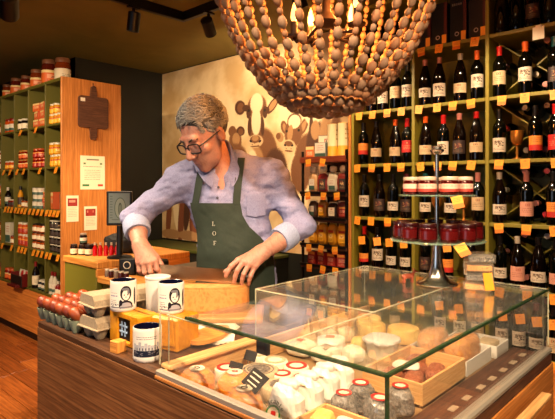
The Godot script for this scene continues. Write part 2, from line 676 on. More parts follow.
func room() -> void:
	# ground slab, then planks laid along z
	var fl := boxed("floor", Vector3(-8.2, -0.12, -3.7), Vector3(3.2, -0.012, 3.3), "dark_green")
	var w := 0.145
	var r := RandomNumberGenerator.new()
	r.seed = 55
	var lens := [1.35, 1.7, 2.05]
	var pm := []
	for l: float in lens:
		pm.append(bx(Vector3(l - 0.003, 0.014, w - 0.004), 0.0018, 0))
	var rows := int(6.6 / w)
	for i in rows:
		var z := -3.45 + (i + 0.5) * w
		if z > 0.8:
			break
		var xx := -8.1 + r.randf() * 0.9
		while xx < 1.2:
			var q := r.randi() % 3
			var l: float = lens[q]
			# planks are laid where the camera can look; the rest is under furniture
			if xx + l > -6.4:
				part(fl, "plank", pm[q], M[["floor_a", "floor_b", "floor_c"][r.randi() % 3]], Vector3(xx + l * 0.5, -0.007 + r.randf() * 0.0006, z))
			xx += l
	boxed("floor_far_side", Vector3(-8.1, -0.012, 0.8), Vector3(3.1, -0.002, 3.2), "floor_b", 0.0, 0)
	boxed("ceiling", Vector3(-8.2, 2.73, -3.7), Vector3(3.2, 2.85, 3.3), "ceiling")
	boxed("wall_back", Vector3(-5.15, -0.01, -3.63), Vector3(3.1, 2.75, -3.482), "dark_green")
	boxed("wall_end", Vector3(-5.2, -0.01, -3.63), Vector3(-5.06, 2.75, -2.42), "dark_green")
	boxed("wall_recess", Vector3(-8.1, -0.01, -2.56), Vector3(-5.06, 2.75, -2.42), "dark_green")
	boxed("wall_left", Vector3(-8.2, -0.01, -2.56), Vector3(-8.06, 2.75, 3.2), "dark_green")
	boxed("wall_right", Vector3(3.0, -0.01, -3.63), Vector3(3.14, 2.75, 3.2), "plaster")
	# street side wall with the shop window
	boxed("wall_front", Vector3(-8.1, -0.01, 3.1), Vector3(-2.6, 2.75, 3.24), "plaster")
	boxed("wall_front", Vector3(0.2, -0.01, 3.1), Vector3(3.1, 2.75, 3.24), "plaster")
	boxed("wall_front", Vector3(-2.6, -0.01, 3.1), Vector3(0.2, 0.55, 3.24), "plaster")
	boxed("wall_front", Vector3(-2.6, 2.35, 3.1), Vector3(0.2, 2.75, 3.24), "plaster")
	boxed("window_1", Vector3(-2.6, 0.55, 3.16), Vector3(0.2, 2.35, 3.172), "glass")
	mural()
	# cutting board and notices on the end panel are things of their own (see left_shelf)

func mural() -> void:
	# a printed cow picture glued to the wall
	var W := 900
	var H := 589
	var nz := FastNoiseLite.new()
	nz.seed = 12
	nz.frequency = 2.2
	nz.fractal_octaves = 5
	var img := make_img(W, H, func(u: float, v: float) -> Color:
		var n := nz.get_noise_2d(u * 2.2, v * 1.6 + 0.4 * u)
		var base := Color(0.80, 0.66, 0.45).lerp(Color(0.93, 0.83, 0.64), clampf(0.5 + n * 1.5, 0.0, 1.0))
		return base)
	var D := Color(0.30, 0.17, 0.09)
	var B := Color(0.46, 0.29, 0.16)
	var L := Color(0.93, 0.84, 0.66)
	var T := Color(0.68, 0.50, 0.31)
	var R := Color(0.50, 0.27, 0.15)
	var K := Color(0.13, 0.08, 0.05)
	var Z := Color(0.84, 0.71, 0.52)
	# cx, cy, rx, ry in picture shares, turn, colour
	var S := [
		# cows: bodies, calf, white-faced cow, polled cow, third cow
		[0.587, 0.517, 0.0441, 0.1306, -0.25, B], [0.618, 0.631, 0.0569, 0.1399, 0.00, D], [0.532, 0.603, 0.0427, 0.1295, 0.00, T], [0.514, 0.593, 0.0285, 0.1026, 0.00, L], [0.745, 0.555, 0.0485, 0.1212, 0.10, B],
		[0.783, 0.521, 0.0407, 0.1451, 0.00, D], [0.722, 0.619, 0.0407, 0.1026, 0.00, B], [0.821, 0.524, 0.0339, 0.1658, 0.00, T], [0.856, 0.526, 0.0305, 0.1658, 0.00, B], [0.431, 0.448, 0.0332, 0.0674, 0.00, B],
		[0.458, 0.398, 0.0214, 0.0259, 0.30, D], [0.458, 0.401, 0.0133, 0.0176, 0.30, B], [0.415, 0.393, 0.0203, 0.0285, -0.40, B], [0.435, 0.438, 0.0203, 0.0363, 0.00, T], [0.425, 0.547, 0.0712, 0.0933, 0.00, B],
		[0.455, 0.276, 0.0280, 0.0389, 0.45, D], [0.457, 0.276, 0.0171, 0.0280, 0.45, B], [0.482, 0.283, 0.0166, 0.0181, 0.00, D], [0.607, 0.288, 0.0375, 0.0242, -0.75, D], [0.608, 0.287, 0.0273, 0.0166, -0.75, T],
		[0.580, 0.308, 0.0132, 0.0181, 0.00, D], [0.535, 0.286, 0.0475, 0.0674, 0.00, B], [0.532, 0.391, 0.0353, 0.0881, 0.00, B], [0.496, 0.305, 0.0114, 0.0363, 0.00, D], [0.573, 0.317, 0.0114, 0.0326, 0.00, D],
		[0.502, 0.378, 0.0104, 0.0518, 0.05, D], [0.561, 0.385, 0.0097, 0.0518, -0.05, D], [0.534, 0.266, 0.0317, 0.0544, 0.00, L], [0.532, 0.356, 0.0237, 0.0793, 0.00, L], [0.497, 0.298, 0.0057, 0.0078, 0.00, K],
		[0.572, 0.307, 0.0053, 0.0078, 0.00, K], [0.528, 0.457, 0.0389, 0.0350, 0.00, Z], [0.528, 0.447, 0.0261, 0.0207, 0.00, B], [0.528, 0.442, 0.0161, 0.0155, 0.00, T], [0.507, 0.455, 0.0071, 0.0056, 0.40, K],
		[0.550, 0.459, 0.0071, 0.0062, -0.40, K], [0.528, 0.483, 0.0247, 0.0041, 0.00, B], [0.514, 0.473, 0.0028, 0.0031, 0.00, B], [0.542, 0.478, 0.0026, 0.0028, 0.00, B], [0.525, 0.466, 0.0028, 0.0031, 0.00, B],
		[0.656, 0.402, 0.0141, 0.0350, -0.30, B], [0.658, 0.404, 0.0073, 0.0233, -0.30, T], [0.736, 0.406, 0.0149, 0.0443, 0.50, B], [0.734, 0.408, 0.0089, 0.0303, 0.50, T], [0.694, 0.434, 0.0386, 0.0699, 0.10, B],
		[0.698, 0.378, 0.0305, 0.0396, 0.00, D], [0.698, 0.381, 0.0268, 0.0354, 0.00, L], [0.681, 0.433, 0.0122, 0.0420, 0.15, T], [0.667, 0.422, 0.0049, 0.0065, 0.00, K], [0.716, 0.423, 0.0049, 0.0065, 0.00, K],
		[0.675, 0.494, 0.0301, 0.0337, 0.15, Z], [0.675, 0.482, 0.0183, 0.0135, 0.15, B], [0.660, 0.488, 0.0053, 0.0051, 0.30, K], [0.690, 0.492, 0.0053, 0.0051, -0.30, K], [0.675, 0.517, 0.0183, 0.0041, 0.10, B],
		[0.639, 0.448, 0.0176, 0.0233, 0.80, T], [0.631, 0.442, 0.0110, 0.0163, 0.80, B], [0.665, 0.505, 0.0024, 0.0028, 0.00, B], [0.685, 0.507, 0.0024, 0.0028, 0.00, B], [0.712, 0.317, 0.0317, 0.0196, 0.62, B],
		[0.713, 0.319, 0.0252, 0.0112, 0.62, T], [0.772, 0.352, 0.0373, 0.0560, 0.00, L], [0.765, 0.415, 0.0082, 0.0606, 0.00, D], [0.806, 0.352, 0.0298, 0.0187, -0.40, B], [0.780, 0.430, 0.0186, 0.0466, 0.00, T],
		# legs and udder of the cow on the far side
		[0.045, 0.86, 0.018, 0.17, 0.1, R], [0.09, 0.80, 0.02, 0.16, -0.12, L], [0.125, 0.88, 0.02, 0.18, 0.1, R], [0.165, 0.80, 0.022, 0.16, 0.15, D], [0.20, 0.88, 0.025, 0.16, 0.0, R], [0.235, 0.8, 0.02, 0.2, 0.0, L],
		[0.28, 0.75, 0.05, 0.2, 0.1, R], [0.34, 0.82, 0.04, 0.2, 0.0, D], [0.39, 0.8, 0.04, 0.2, 0.0, L], [0.06, 0.97, 0.07, 0.03, 0.0, T], [0.17, 0.97, 0.07, 0.03, 0.0, T]]
	var hair := FastNoiseLite.new()
	hair.seed = 5
	hair.frequency = 0.5
	for s in S:
		var cx: float = s[0] * W
		var cy: float = s[1] * H
		var rx: float = s[2] * W
		var ry: float = s[3] * H
		var e := maxf(rx, ry) + 2.0
		var ca := cos(-s[4])
		var sa := sin(-s[4])
		var col: Color = s[5]
		for yy in range(maxi(0, int(cy - e)), mini(H, int(cy + e))):
			for xx in range(maxi(0, int(cx - e)), mini(W, int(cx + e))):
				var dx := xx - cx
				var dy := yy - cy
				var px := (dx * ca - dy * sa) / rx
				var py := (dx * sa + dy * ca) / ry
				var q := px * px + py * py + hair.get_noise_2d(xx * 0.7, yy * 0.35) * 0.16
				if q < 1.0:
					var k := clampf((1.0 - q) * 4.0, 0.0, 1.0)
					var cc := col.lightened(maxf(0.0, hair.get_noise_2d(xx, yy) * 0.25))
					img.set_pixel(xx, yy, img.get_pixel(xx, yy).lerp(cc, k))
	tex_mat("cow_print", img, 0.75)
	var m := MB.new()
	var a := Vector3(-5.05, 0.79, -3.474)
	var b := Vector3(-2.1, 2.72, -3.474)
	m.box((a + b) * 0.5 - Vector3(0, 0, 0.004), Vector3(2.95, 1.93, 0.006), 0.0)
	var o := thing("wall_picture", "large sepia picture of cows in a field covering the wall", "picture", Vector3(-3.575, 0.79, -3.481))
	part(o, "backing_board", bxc(Vector3(0, 0.965, 0.002), Vector3(2.95, 1.93, 0.005), 0.0), M.white_paper)
	var f := MB.new()
	f.quad(Vector3(-1.475, 0, 0.0055), Vector3(1.475, 0, 0.0055), Vector3(1.475, 1.93, 0.0055), Vector3(-1.475, 1.93, 0.0055), Vector3(0, 0, 1))
	part(o, "print", f.done(), M.cow_print)
	# dark green bench along the wall under the picture
	var be := thing("wall_bench", "dark green low bench cupboard along the wall under the cow picture", "bench", Vector3(-4.05, 0, -3.48))
	part(be, "body", bxc(Vector3(0, 0.37, 0.2), Vector3(1.96, 0.74, 0.4), 0.004), M.dark_green)
	part(be, "top", bxc(Vector3(0, 0.757, 0.21), Vector3(1.98, 0.03, 0.43), 0.006), M.shelf_green)

# ---------------------------------------------------------------- lights on tracks
func spot_head(at: Vector3, target: Vector3, energy: float, angle: float, label: String, stem := 0.05) -> void:
	var o := thing("track_spotlight", label, "spotlight", at, 0.0, "track spotlights")
	part(o, "stem", bxc(Vector3(0, -stem * 0.5, 0), Vector3(0.018, stem, 0.018), 0.002), M.black_metal)
	part(o, "mount", bxc(Vector3(0, -0.004, 0), Vector3(0.035, 0.012, 0.09), 0.002), M.black_metal)
	var pivot := Vector3(0, -stem - 0.055, 0)
	var dir := (target - at - pivot).normalized()
	var bas := Basis(Quaternion(Vector3(0, -1, 0), dir))
	var m := MB.new()
	m.x = Transform3D(bas, pivot)
	m.lathe([[0.0, 0.068], [0.036, 0.068], [0.043, 0.062], [0.043, -0.066], [0.041, -0.068], [0.038, -0.066], [0.036, -0.045], [0.0, -0.045]], 24)
	part(o, "housing", m.done(), M.black_metal)
	var e := MB.new()
	e.x = m.x
	e.lathe([[0.0, -0.052], [0.034, -0.052], [0.034, -0.048], [0.0, -0.048]], 20)
	part(o, "lamp_face", e.done(), M.lamp_glow)
	var l := SpotLight3D.new()
	l.name = "spot_lamp"
	l.light_color = WARM
	l.light_energy = energy
	l.light_size = 0.035
	l.spot_angle = angle
	l.spot_angle_attenuation = 0.7
	l.spot_range = 14.0
	l.spot_attenuation = 2.0
	l.shadow_enabled = true
	l.position = pivot + dir * 0.072
	l.basis = Basis.looking_at(dir, Vector3(0.1, 0.2, 1.0).normalized())
	o.add_child(l)

func track_lights() -> void:
	var e := mat("lamp_glow", Color(1, 0.9, 0.75), 0.5)
	e.emission_enabled = true
	e.emission = Color(1.0, 0.86, 0.62)
	e.emission_energy_multiplier = 6.0
	var t1 := thing("track_rail", "black track rail under the ceiling, running to the angled joint", "rail", Vector3(-3.15, 2.73, -0.7))
	part(t1, "rail", bxc(Vector3(0, -0.035, 0), Vector3(0.035, 0.07, 3.35), 0.003), M.black_metal)
	var t2 := thing("track_rail", "black track rail running beside the wine shelf towards the chandelier", "rail", Vector3(-1.1, 2.73, -2.36))
	part(t2, "rail", bxc(Vector3(0, -0.035, 0), Vector3(4.06, 0.07, 0.035), 0.003), M.black_metal)
	var t3 := thing("track_rail", "black track rail above the cheese counter", "rail", Vector3(-0.9, 2.73, -0.35))
	part(t3, "rail", bxc(Vector3(0, -0.035, 0), Vector3(3.2, 0.07, 0.035), 0.003), M.black_metal)
	var y := 2.66
	spot_head(Vector3(-2.46, 2.73, -0.865), Vector3(-5.0, 0.9, -1.87), 3.2, 46.0, "black pendant spotlight aimed at the jar shelves, its lit face showing", 0.45)
	spot_head(Vector3(-3.15, y, -1.93), Vector3(-3.6, 0.6, -1.95), 4.0, 44.0, "black spotlight hanging from the rail before the angled joint")
	spot_head(Vector3(-2.85, y, -2.36), Vector3(-3.55, 1.75, -3.45), 3.4, 58.0, "black spotlight next to the chandelier, aimed at the cow picture")
	spot_head(Vector3(-2.0, y, -2.36), Vector3(-1.9, 1.2, -3.1), 2.9, 46.0, "black spotlight aimed at the wine bay beside the tin rack")
	spot_head(Vector3(-1.0, y, -2.36), Vector3(-1.0, 1.2, -3.1), 2.9, 46.0, "black spotlight aimed at the far wine bays")
	spot_head(Vector3(-0.75, y, -0.35), Vector3(-0.85, 0.84, -1.25), 4.0, 38.0, "black spotlight above the counter aimed at the cheese case")
	spot_head(Vector3(-1.75, y, -0.35), Vector3(-1.55, 1.05, -1.25), 2.8, 34.0, "black spotlight above the counter aimed at the cutting spot")
	spot_head(Vector3(0.3, y, -0.35), Vector3(-0.5, 0.7, -1.4), 10.0, 44.0, "black spotlight at the rail end above the shop floor")
	spot_head(Vector3(-3.15, y, 0.6), Vector3(-4.8, 0.7, -1.87), 10.0, 38.0, "added black spotlight at the window end of the angled rail, brightening the jar shelf")  # added out-of-view lamp: frontal fill for the jar shelf and its plinth
	spot_head(Vector3(-2.3, y, -0.35), Vector3(-2.5, 0.0, -0.5), 8.0, 52.0, "added black spotlight on the counter rail, brightening the floor boards")  # extra lamp out of view, added for floor brightness and ceiling bounce

# ---------------------------------------------------------------- shelves
const WX := [-2.075, -1.598, -1.118, -0.64]
const WF := -3.06
const WB := -3.478
func board_y(k: int) -> float:
	return 0.435 + 0.3735 * k

func wine_shelf() -> void:
	var o := thing("wine_shelf", "tall olive green wine shelf with three bays on a wooden plinth", "shelf", Vector3(0, 0, 0))
	for i in 4:
		var wid := 0.022
		part(o, "upright", bxc(Vector3(WX[i], 1.565, (WF + WB) * 0.5), Vector3(wid, 2.26, WF - WB), 0.002, 1), M.shelf_olive)
	part(o, "oak_side", bxc(Vector3(WX[0] - 0.022, 1.345, (WF + WB) * 0.5 + 0.004), Vector3(0.02, 2.69, WF - WB + 0.01), 0.002, 1), M.oak)
	for b in 3:
		var cx: float = (WX[b] + WX[b + 1]) * 0.5
		part(o, "back_panel", bxc(Vector3(cx, 1.56, WB + 0.006), Vector3(0.455, 2.26, 0.008), 0.0), M.shelf_olive)
		for k in 7:
			var bd := part(o, "shelf_board", bxc(Vector3(cx, board_y(k) - 0.011, (WF + WB) * 0.5 + 0.002), Vector3(0.455, 0.022, WF - WB - 0.012), 0.002, 0), M.shelf_olive)
			if k > 5:
				continue
			var n := 4 if b < 2 else 3
			for q in n:
				var tx: float = WX[b] + (q + 0.5 + rng.randf_range(-0.12, 0.12)) * 0.455 / n
				if k == 5 and b != 1:
					continue
				var tl := rng.randf_range(-0.12, 0.12)
				part(bd, "price_tag", tag_mesh(), M["tag_a" if rng.randf() < 0.5 else "tag_b"], Vector3(tx, board_y(k) - 0.028, WF + 0.006), Vector3(-0.12, 0, tl))
	# diagonal cross slats of the bottle racks in the far bay
	for k in 6:
		for s in [-1.0, 1.0]:
			var sl := part(o, "rack_slat", bxc(Vector3.ZERO, Vector3(0.55, 0.008, 0.27), 0.001, 0), M.shelf_olive, Vector3((WX[2] + WX[3]) * 0.5, board_y(k) + 0.175 + s * 0.0005, -3.325 + s * 0.002), Vector3(0, 0, s * 0.655))
			sl.scale = Vector3(1, 1, 1)
	part(o, "plinth", bxc(Vector3((WX[0] + WX[3]) * 0.5, 0.205, (WF + WB) * 0.5 + 0.008), Vector3(WX[3] - WX[0] + 0.02, 0.41, WF - WB), 0.004, 0), M.plinth_wood)
	# unreadable white card hanging from the top board
	var w := thing("shelf_card", "small white card hanging from the top shelf of the far wine bay", "card", Vector3(-0.832, 2.215, -3.046), 0.0)
	part(w, "card", bxc(Vector3(0, 0.035, 0), Vector3(0.06, 0.07, 0.002), 0.0), M.white_paper)
	part(w, "clip", bxc(Vector3(0, 0.074, -0.004), Vector3(0.03, 0.014, 0.012), 0.002), M.white_paper)

func tag_mesh() -> Mesh:
	if not meshes.has("tagmesh"):
		var m := MB.new()
		m.prism(PackedVector2Array([Vector2(-0.024, -0.03), Vector2(0.024, -0.03), Vector2(0.026, 0.026), Vector2(-0.026, 0.026)]), 0.0, 0.0015)
		meshes.tagmesh = m.done()
	return meshes.tagmesh

const LX := [-5.87, -5.525, -5.18, -4.844, -4.475, -4.165]
const LF := -1.87
const LB := -2.40
func lboard_y(k: int) -> float:
	return 0.462 + 0.3676 * k

func left_shelf() -> void:
	var o := thing("jar_shelf", "olive cubbyhole shelf with oak end panel, stocked with jars and packets", "shelf", Vector3(0, 0, 0))
	for i in 6:
		part(o, "divider", bxc(Vector3(LX[i] - 0.004, 1.381, (LF + LB) * 0.5), Vector3(0.016, 1.82, LF - LB), 0.002, 1), M.shelf_left)
	for b in 5:
		var x0: float = LX[b] + 0.004
		var x1: float = LX[b + 1] - 0.012
		part(o, "back_panel", bxc(Vector3((x0 + x1) * 0.5, 1.38, LB + 0.006), Vector3(x1 - x0, 1.84, 0.01), 0.0), M.shelf_left)
		for k in 6:
			var bd := part(o, "shelf_board", bxc(Vector3((x0 + x1) * 0.5, lboard_y(k) - 0.009, (LF + LB) * 0.5 + 0.002), Vector3(x1 - x0, 0.018, LF - LB - 0.012), 0.002, 0), M.shelf_left)
			if k > 0 and k < 5:
				var n := [0, 4, 4, 2, 1][k] as int
				for q in n:
					if rng.randf() < 0.12:
						continue
					part(bd, "price_tag", tag_mesh(), M["tag_a" if q % 2 else "tag_b"], Vector3(x0 + (q + 0.5) * (x1 - x0) / n, lboard_y(k) - 0.03, LF + 0.004 + 0.0), Vector3(-0.3, 0, rng.randf_range(-0.1, 0.1)))
	part(o, "top_board", bxc(Vector3((LX[0] + LX[5]) * 0.5, 2.304, (LF + LB) * 0.5), Vector3(LX[5] - LX[0], 0.008, LF - LB), 0.001, 0), M.shelf_olive)
	part(o, "plinth", bxc(Vector3((LX[0] + LX[5]) * 0.5, 0.255, (LF + LB) * 0.5 + 0.004), Vector3(LX[5] - LX[0], 0.37, LF - LB), 0.003, 0), M.plinth_wood)
	part(o, "kick_strip", bxc(Vector3((LX[0] + LX[5]) * 0.5, 0.035, (LF + LB) * 0.5 - 0.015), Vector3(LX[5] - LX[0], 0.07, LF - LB), 0.002, 0), M.black_plastic)
	# the end panel is the oak side of the shelf
	var pn := part(o, "end_panel", bxc(Vector3(-4.15, 1.155, (LF + LB) * 0.5), Vector3(0.026, 2.31, LF - LB + 0.012), 0.002, 1), M.oak)
	pn.set_meta("label", "oak end panel")
	# things on the panel
	var cb := thing("cutting_board", "dark wooden cutting board with round handles hung on the oak panel", "cutting board", Vector3(-4.1355, 1.80, -2.135), PI / 2)
	var m := MB.new()
	var poly := PackedVector2Array()
	var hw := 0.135
	var h0 := 0.10
	var h1 := 0.37
	for q in [[hw, h0, -PI / 2, 0.0], [hw, h1, 0.0, PI / 2], [-hw, h1, PI / 2, PI], [-hw, h0, PI, PI * 1.5]]:
		if q[0] == -hw and q[1] == h1: # the upper handle
			for w in [[0.03, h1], [0.026, h1 + 0.05], [0.02, h1 + 0.085], [0.0, h1 + 0.095], [-0.02, h1 + 0.085], [-0.026, h1 + 0.05], [-0.03, h1]]:
				poly.append(Vector2(w[0], w[1]))
		for i in 5:
			var a: float = lerpf(q[2], q[3], i / 4.0)
			poly.append(Vector2(q[0] - signf(q[0]) * 0.025 + cos(a) * 0.025, q[1] + (0.025 if q[1] == h0 else -0.025) + sin(a) * 0.025))
	for w in [[-0.032, h0], [-0.03, 0.05], [-0.03, 0.02], [-0.018, 0.0], [0.018, 0.0], [0.03, 0.02], [0.03, 0.05], [0.032, h0]]:
		poly.append(Vector2(w[0], w[1]))
	m.prism(poly, 0.0, 0.022, true)
	part(cb, "board", m.done(), M.dark_board)
	part(cb, "sticker", bxc(Vector3(-0.1, 0.335, 0.023), Vector3(0.04, 0.03, 0.001), 0.0), M.white_paper, Vector3.ZERO, Vector3(0, 0, 0.0))
	part(cb, "hook", tubem([Vector3(0, 0.467, 0.008), Vector3(0, 0.48, 0.008), Vector3(0, 0.49, 0.006)], [0.004], 6), M.black_metal)
	notice("large printed paper notice below the cutting board", Vector3(-4.136, 1.37, -2.135), 0.225, 0.29, 0)
	notice("small printed leaflet with red picture taped by the shelf edge", Vector3(-4.136, 1.10, -1.955), 0.105, 0.22, 1)
	notice("small printed leaflet with red picture beside the customer screen", Vector3(-4.136, 1.02, -2.115), 0.115, 0.205, 2)

func notice(label: String, at: Vector3, w: float, h: float, style: int) -> void:
	var img := Image.create(96, 128, false, Image.FORMAT_RGB8)
	img.fill(Color(0.88, 0.82, 0.70))
	var r := RandomNumberGenerator.new()
	r.seed = 70 + style
	var ink := Color(0.25, 0.22, 0.2)
	if style == 0:
		img.fill_rect(Rect2i(24, 12, 48, 5), Color(0.45, 0.42, 0.35))
		img.fill_rect(Rect2i(12, 26, 9, 7), Color(0.35, 0.45, 0.3))
		img.fill_rect(Rect2i(76, 26, 9, 7), Color(0.35, 0.45, 0.3))
		type_lines(img, Rect2i(12, 40, 72, 8), ink, r, 1)
		type_lines(img, Rect2i(16, 54, 64, 42), Color(0.5, 0.45, 0.38), r, 6)
		img.fill_rect(Rect2i(8, 108, 26, 8), Color(0.2, 0.45, 0.25))
		img.fill_rect(Rect2i(68, 108, 20, 8), Color(0.7, 0.2, 0.12))
	else:
		img.fill_rect(Rect2i(10, 14, 76, 38), Color(0.55, 0.12, 0.1))
		img.fill_rect(Rect2i(20, 22, 50, 12), Color(0.75, 0.5, 0.42))
		type_lines(img, Rect2i(12, 60, 72, 50), Color(0.5, 0.45, 0.38), r, 6)
		if style == 2:
			img.fill_rect(Rect2i(30, 20, 34, 30), Color(0.6, 0.15, 0.1))
	var m := tex_mat("notice%d" % style, img, 0.75)
	var o := thing("paper_notice", label, "notice", at, PI / 2)
	part(o, "sheet", bxc(Vector3(0, h * 0.5, 0.0008), Vector3(w, h, 0.001), 0.0), M.white_paper)
	var f := MB.new()
	f.quad(Vector3(-w * 0.5, 0, 0.002), Vector3(w * 0.5, 0, 0.002), Vector3(w * 0.5, h, 0.002), Vector3(-w * 0.5, h, 0.002), Vector3(0, 0, 1))
	part(o, "print", f.done(), m)

# ---------------------------------------------------------------- the cheese counter
const CF := -0.774   # front face
const CL := -1.92    # far end
const CR := -0.46    # near side
const CX := -1.16    # where the sunk case begins
const TOP := 0.9
const DECK := 0.835
func counter() -> void:
	var o := thing("shop_counter", "walnut brown shop counter with sunken cheese deck", "counter", Vector3(0, 0, 0))
	part(o, "front_panel", bxc(Vector3((CL + CR) * 0.5, 0.475, CF - 0.011), Vector3(CR - CL, 0.81, 0.022), 0.002, 0), M.walnut)
	part(o, "end_panel", bxc(Vector3(CL + 0.011, 0.475, (CF - 1.23) * 0.5 - 0.012), Vector3(0.022, 0.81, 0.43), 0.002, 2), M.walnut)
	part(o, "side_panel", bxc(Vector3(CR - 0.011, 0.44, -1.325), Vector3(0.022, 0.75, 1.056), 0.002, 2), M.oak)
	part(o, "back_panel", bxc(Vector3(-1.55, 0.475, -1.225), Vector3(0.72, 0.81, 0.02), 0.002, 0), M.dark_green)
	part(o, "back_panel", bxc(Vector3(-0.82, 0.44, -1.845), Vector3(0.68, 0.75, 0.02), 0.002, 0), M.dark_green)
	part(o, "back_panel", bxc(Vector3(-1.171, 0.44, -1.535), Vector3(0.02, 0.75, 0.60), 0.002, 2), M.dark_green)
	part(o, "kick_strip", bxc(Vector3((CL + CR) * 0.5, 0.034, -1.0), Vector3(CR - CL - 0.05, 0.068, 0.36), 0.002, 0), M.black_plastic)
	part(o, "kick_strip", bxc(Vector3(-0.82, 0.034, -1.5), Vector3(0.62, 0.068, 0.62), 0.002, 0), M.black_plastic)
	part(o, "worktop", bxc(Vector3((CL + CX) * 0.5 + 0.002, TOP - 0.01, -1.002), Vector3(CX - CL - 0.004, 0.02, 0.456), 0.003, 0), M.work_top)
	part(o, "worktop", bxc(Vector3((-1.54 + CX) * 0.5 - 0.01, TOP - 0.01, -1.288), Vector3(0.35, 0.02, 0.112), 0.003, 0), M.work_top)
	part(o, "edge_strip", bxc(Vector3((CX + CR) * 0.5, 0.8935, CF - 0.012), Vector3(CR - CX, 0.027, 0.02), 0.003, 0), M.alu)
	part(o, "edge_strip", bxc(Vector3((CX + CR) * 0.5, 0.888, CF - 0.0015), Vector3(CR - CX, 0.009, 0.004), 0.001, 0), M.oak)
	# sunken deck, its lining and the rails round it
	part(o, "deck", bxc(Vector3((CX + CR) * 0.5, DECK - 0.01, -1.31), Vector3(CR - CX - 0.01, 0.018, 1.05), 0.002, 2), M.deck_grey)
	part(o, "lining", bxc(Vector3(CX + 0.006, 0.868, -1.3), Vector3(0.012, 0.066, 1.04), 0.002, 2), M.pale_wood)
	part(o, "lining_cap", bxc(Vector3(CX + 0.004, 0.9065, -0.986), Vector3(0.045, 0.012, 0.36), 0.003, 2), M.pale_wood)
	part(o, "inner_ledge", bxc(Vector3(CR - 0.075, 0.842, -1.31), Vector3(0.09, 0.012, 1.03), 0.002, 2), M.dark_board)
	part(o, "side_rail", bxc(Vector3(CR - 0.016, 0.858, -1.318), Vector3(0.03, 0.018, 1.05), 0.005, 2), M.alu)
	part(o, "side_groove", bxc(Vector3(CR - 0.014, 0.832, -1.318), Vector3(0.022, 0.034, 1.05), 0.002, 2), M.dark_board)
	for q in 9: # price slips on the ledge
		part(o, "price_slip", bxc(Vector3(CR - 0.066, 0.8495, -1.02 - q * 0.09 - rng.randf() * 0.02), Vector3(0.016, 0.002, 0.034), 0.0), M.label_slip, Vector3.ZERO)
	# plywood ledge against the near side
	var s := thing("plywood_ledge", "pale plywood ledge standing against the oak side of the counter", "ledge", Vector3(CR + 0.002, 0, -1.2))
	part(s, "board", bxc(Vector3(0.027, 0.385, -0.03), Vector3(0.026, 0.77, 0.86), 0.002, 2), M.oak)
	part(s, "top_edge", bxc(Vector3(0.027, 0.775, -0.03), Vector3(0.028, 0.01, 0.865), 0.002, 2), M.pale_wood)

func pane(o: Node3D, called: String, a: Vector3, b: Vector3, edge_y := true) -> void:
	part(o, called, bxc((a + b) * 0.5, (b - a).abs(), 0.0), M.glass)

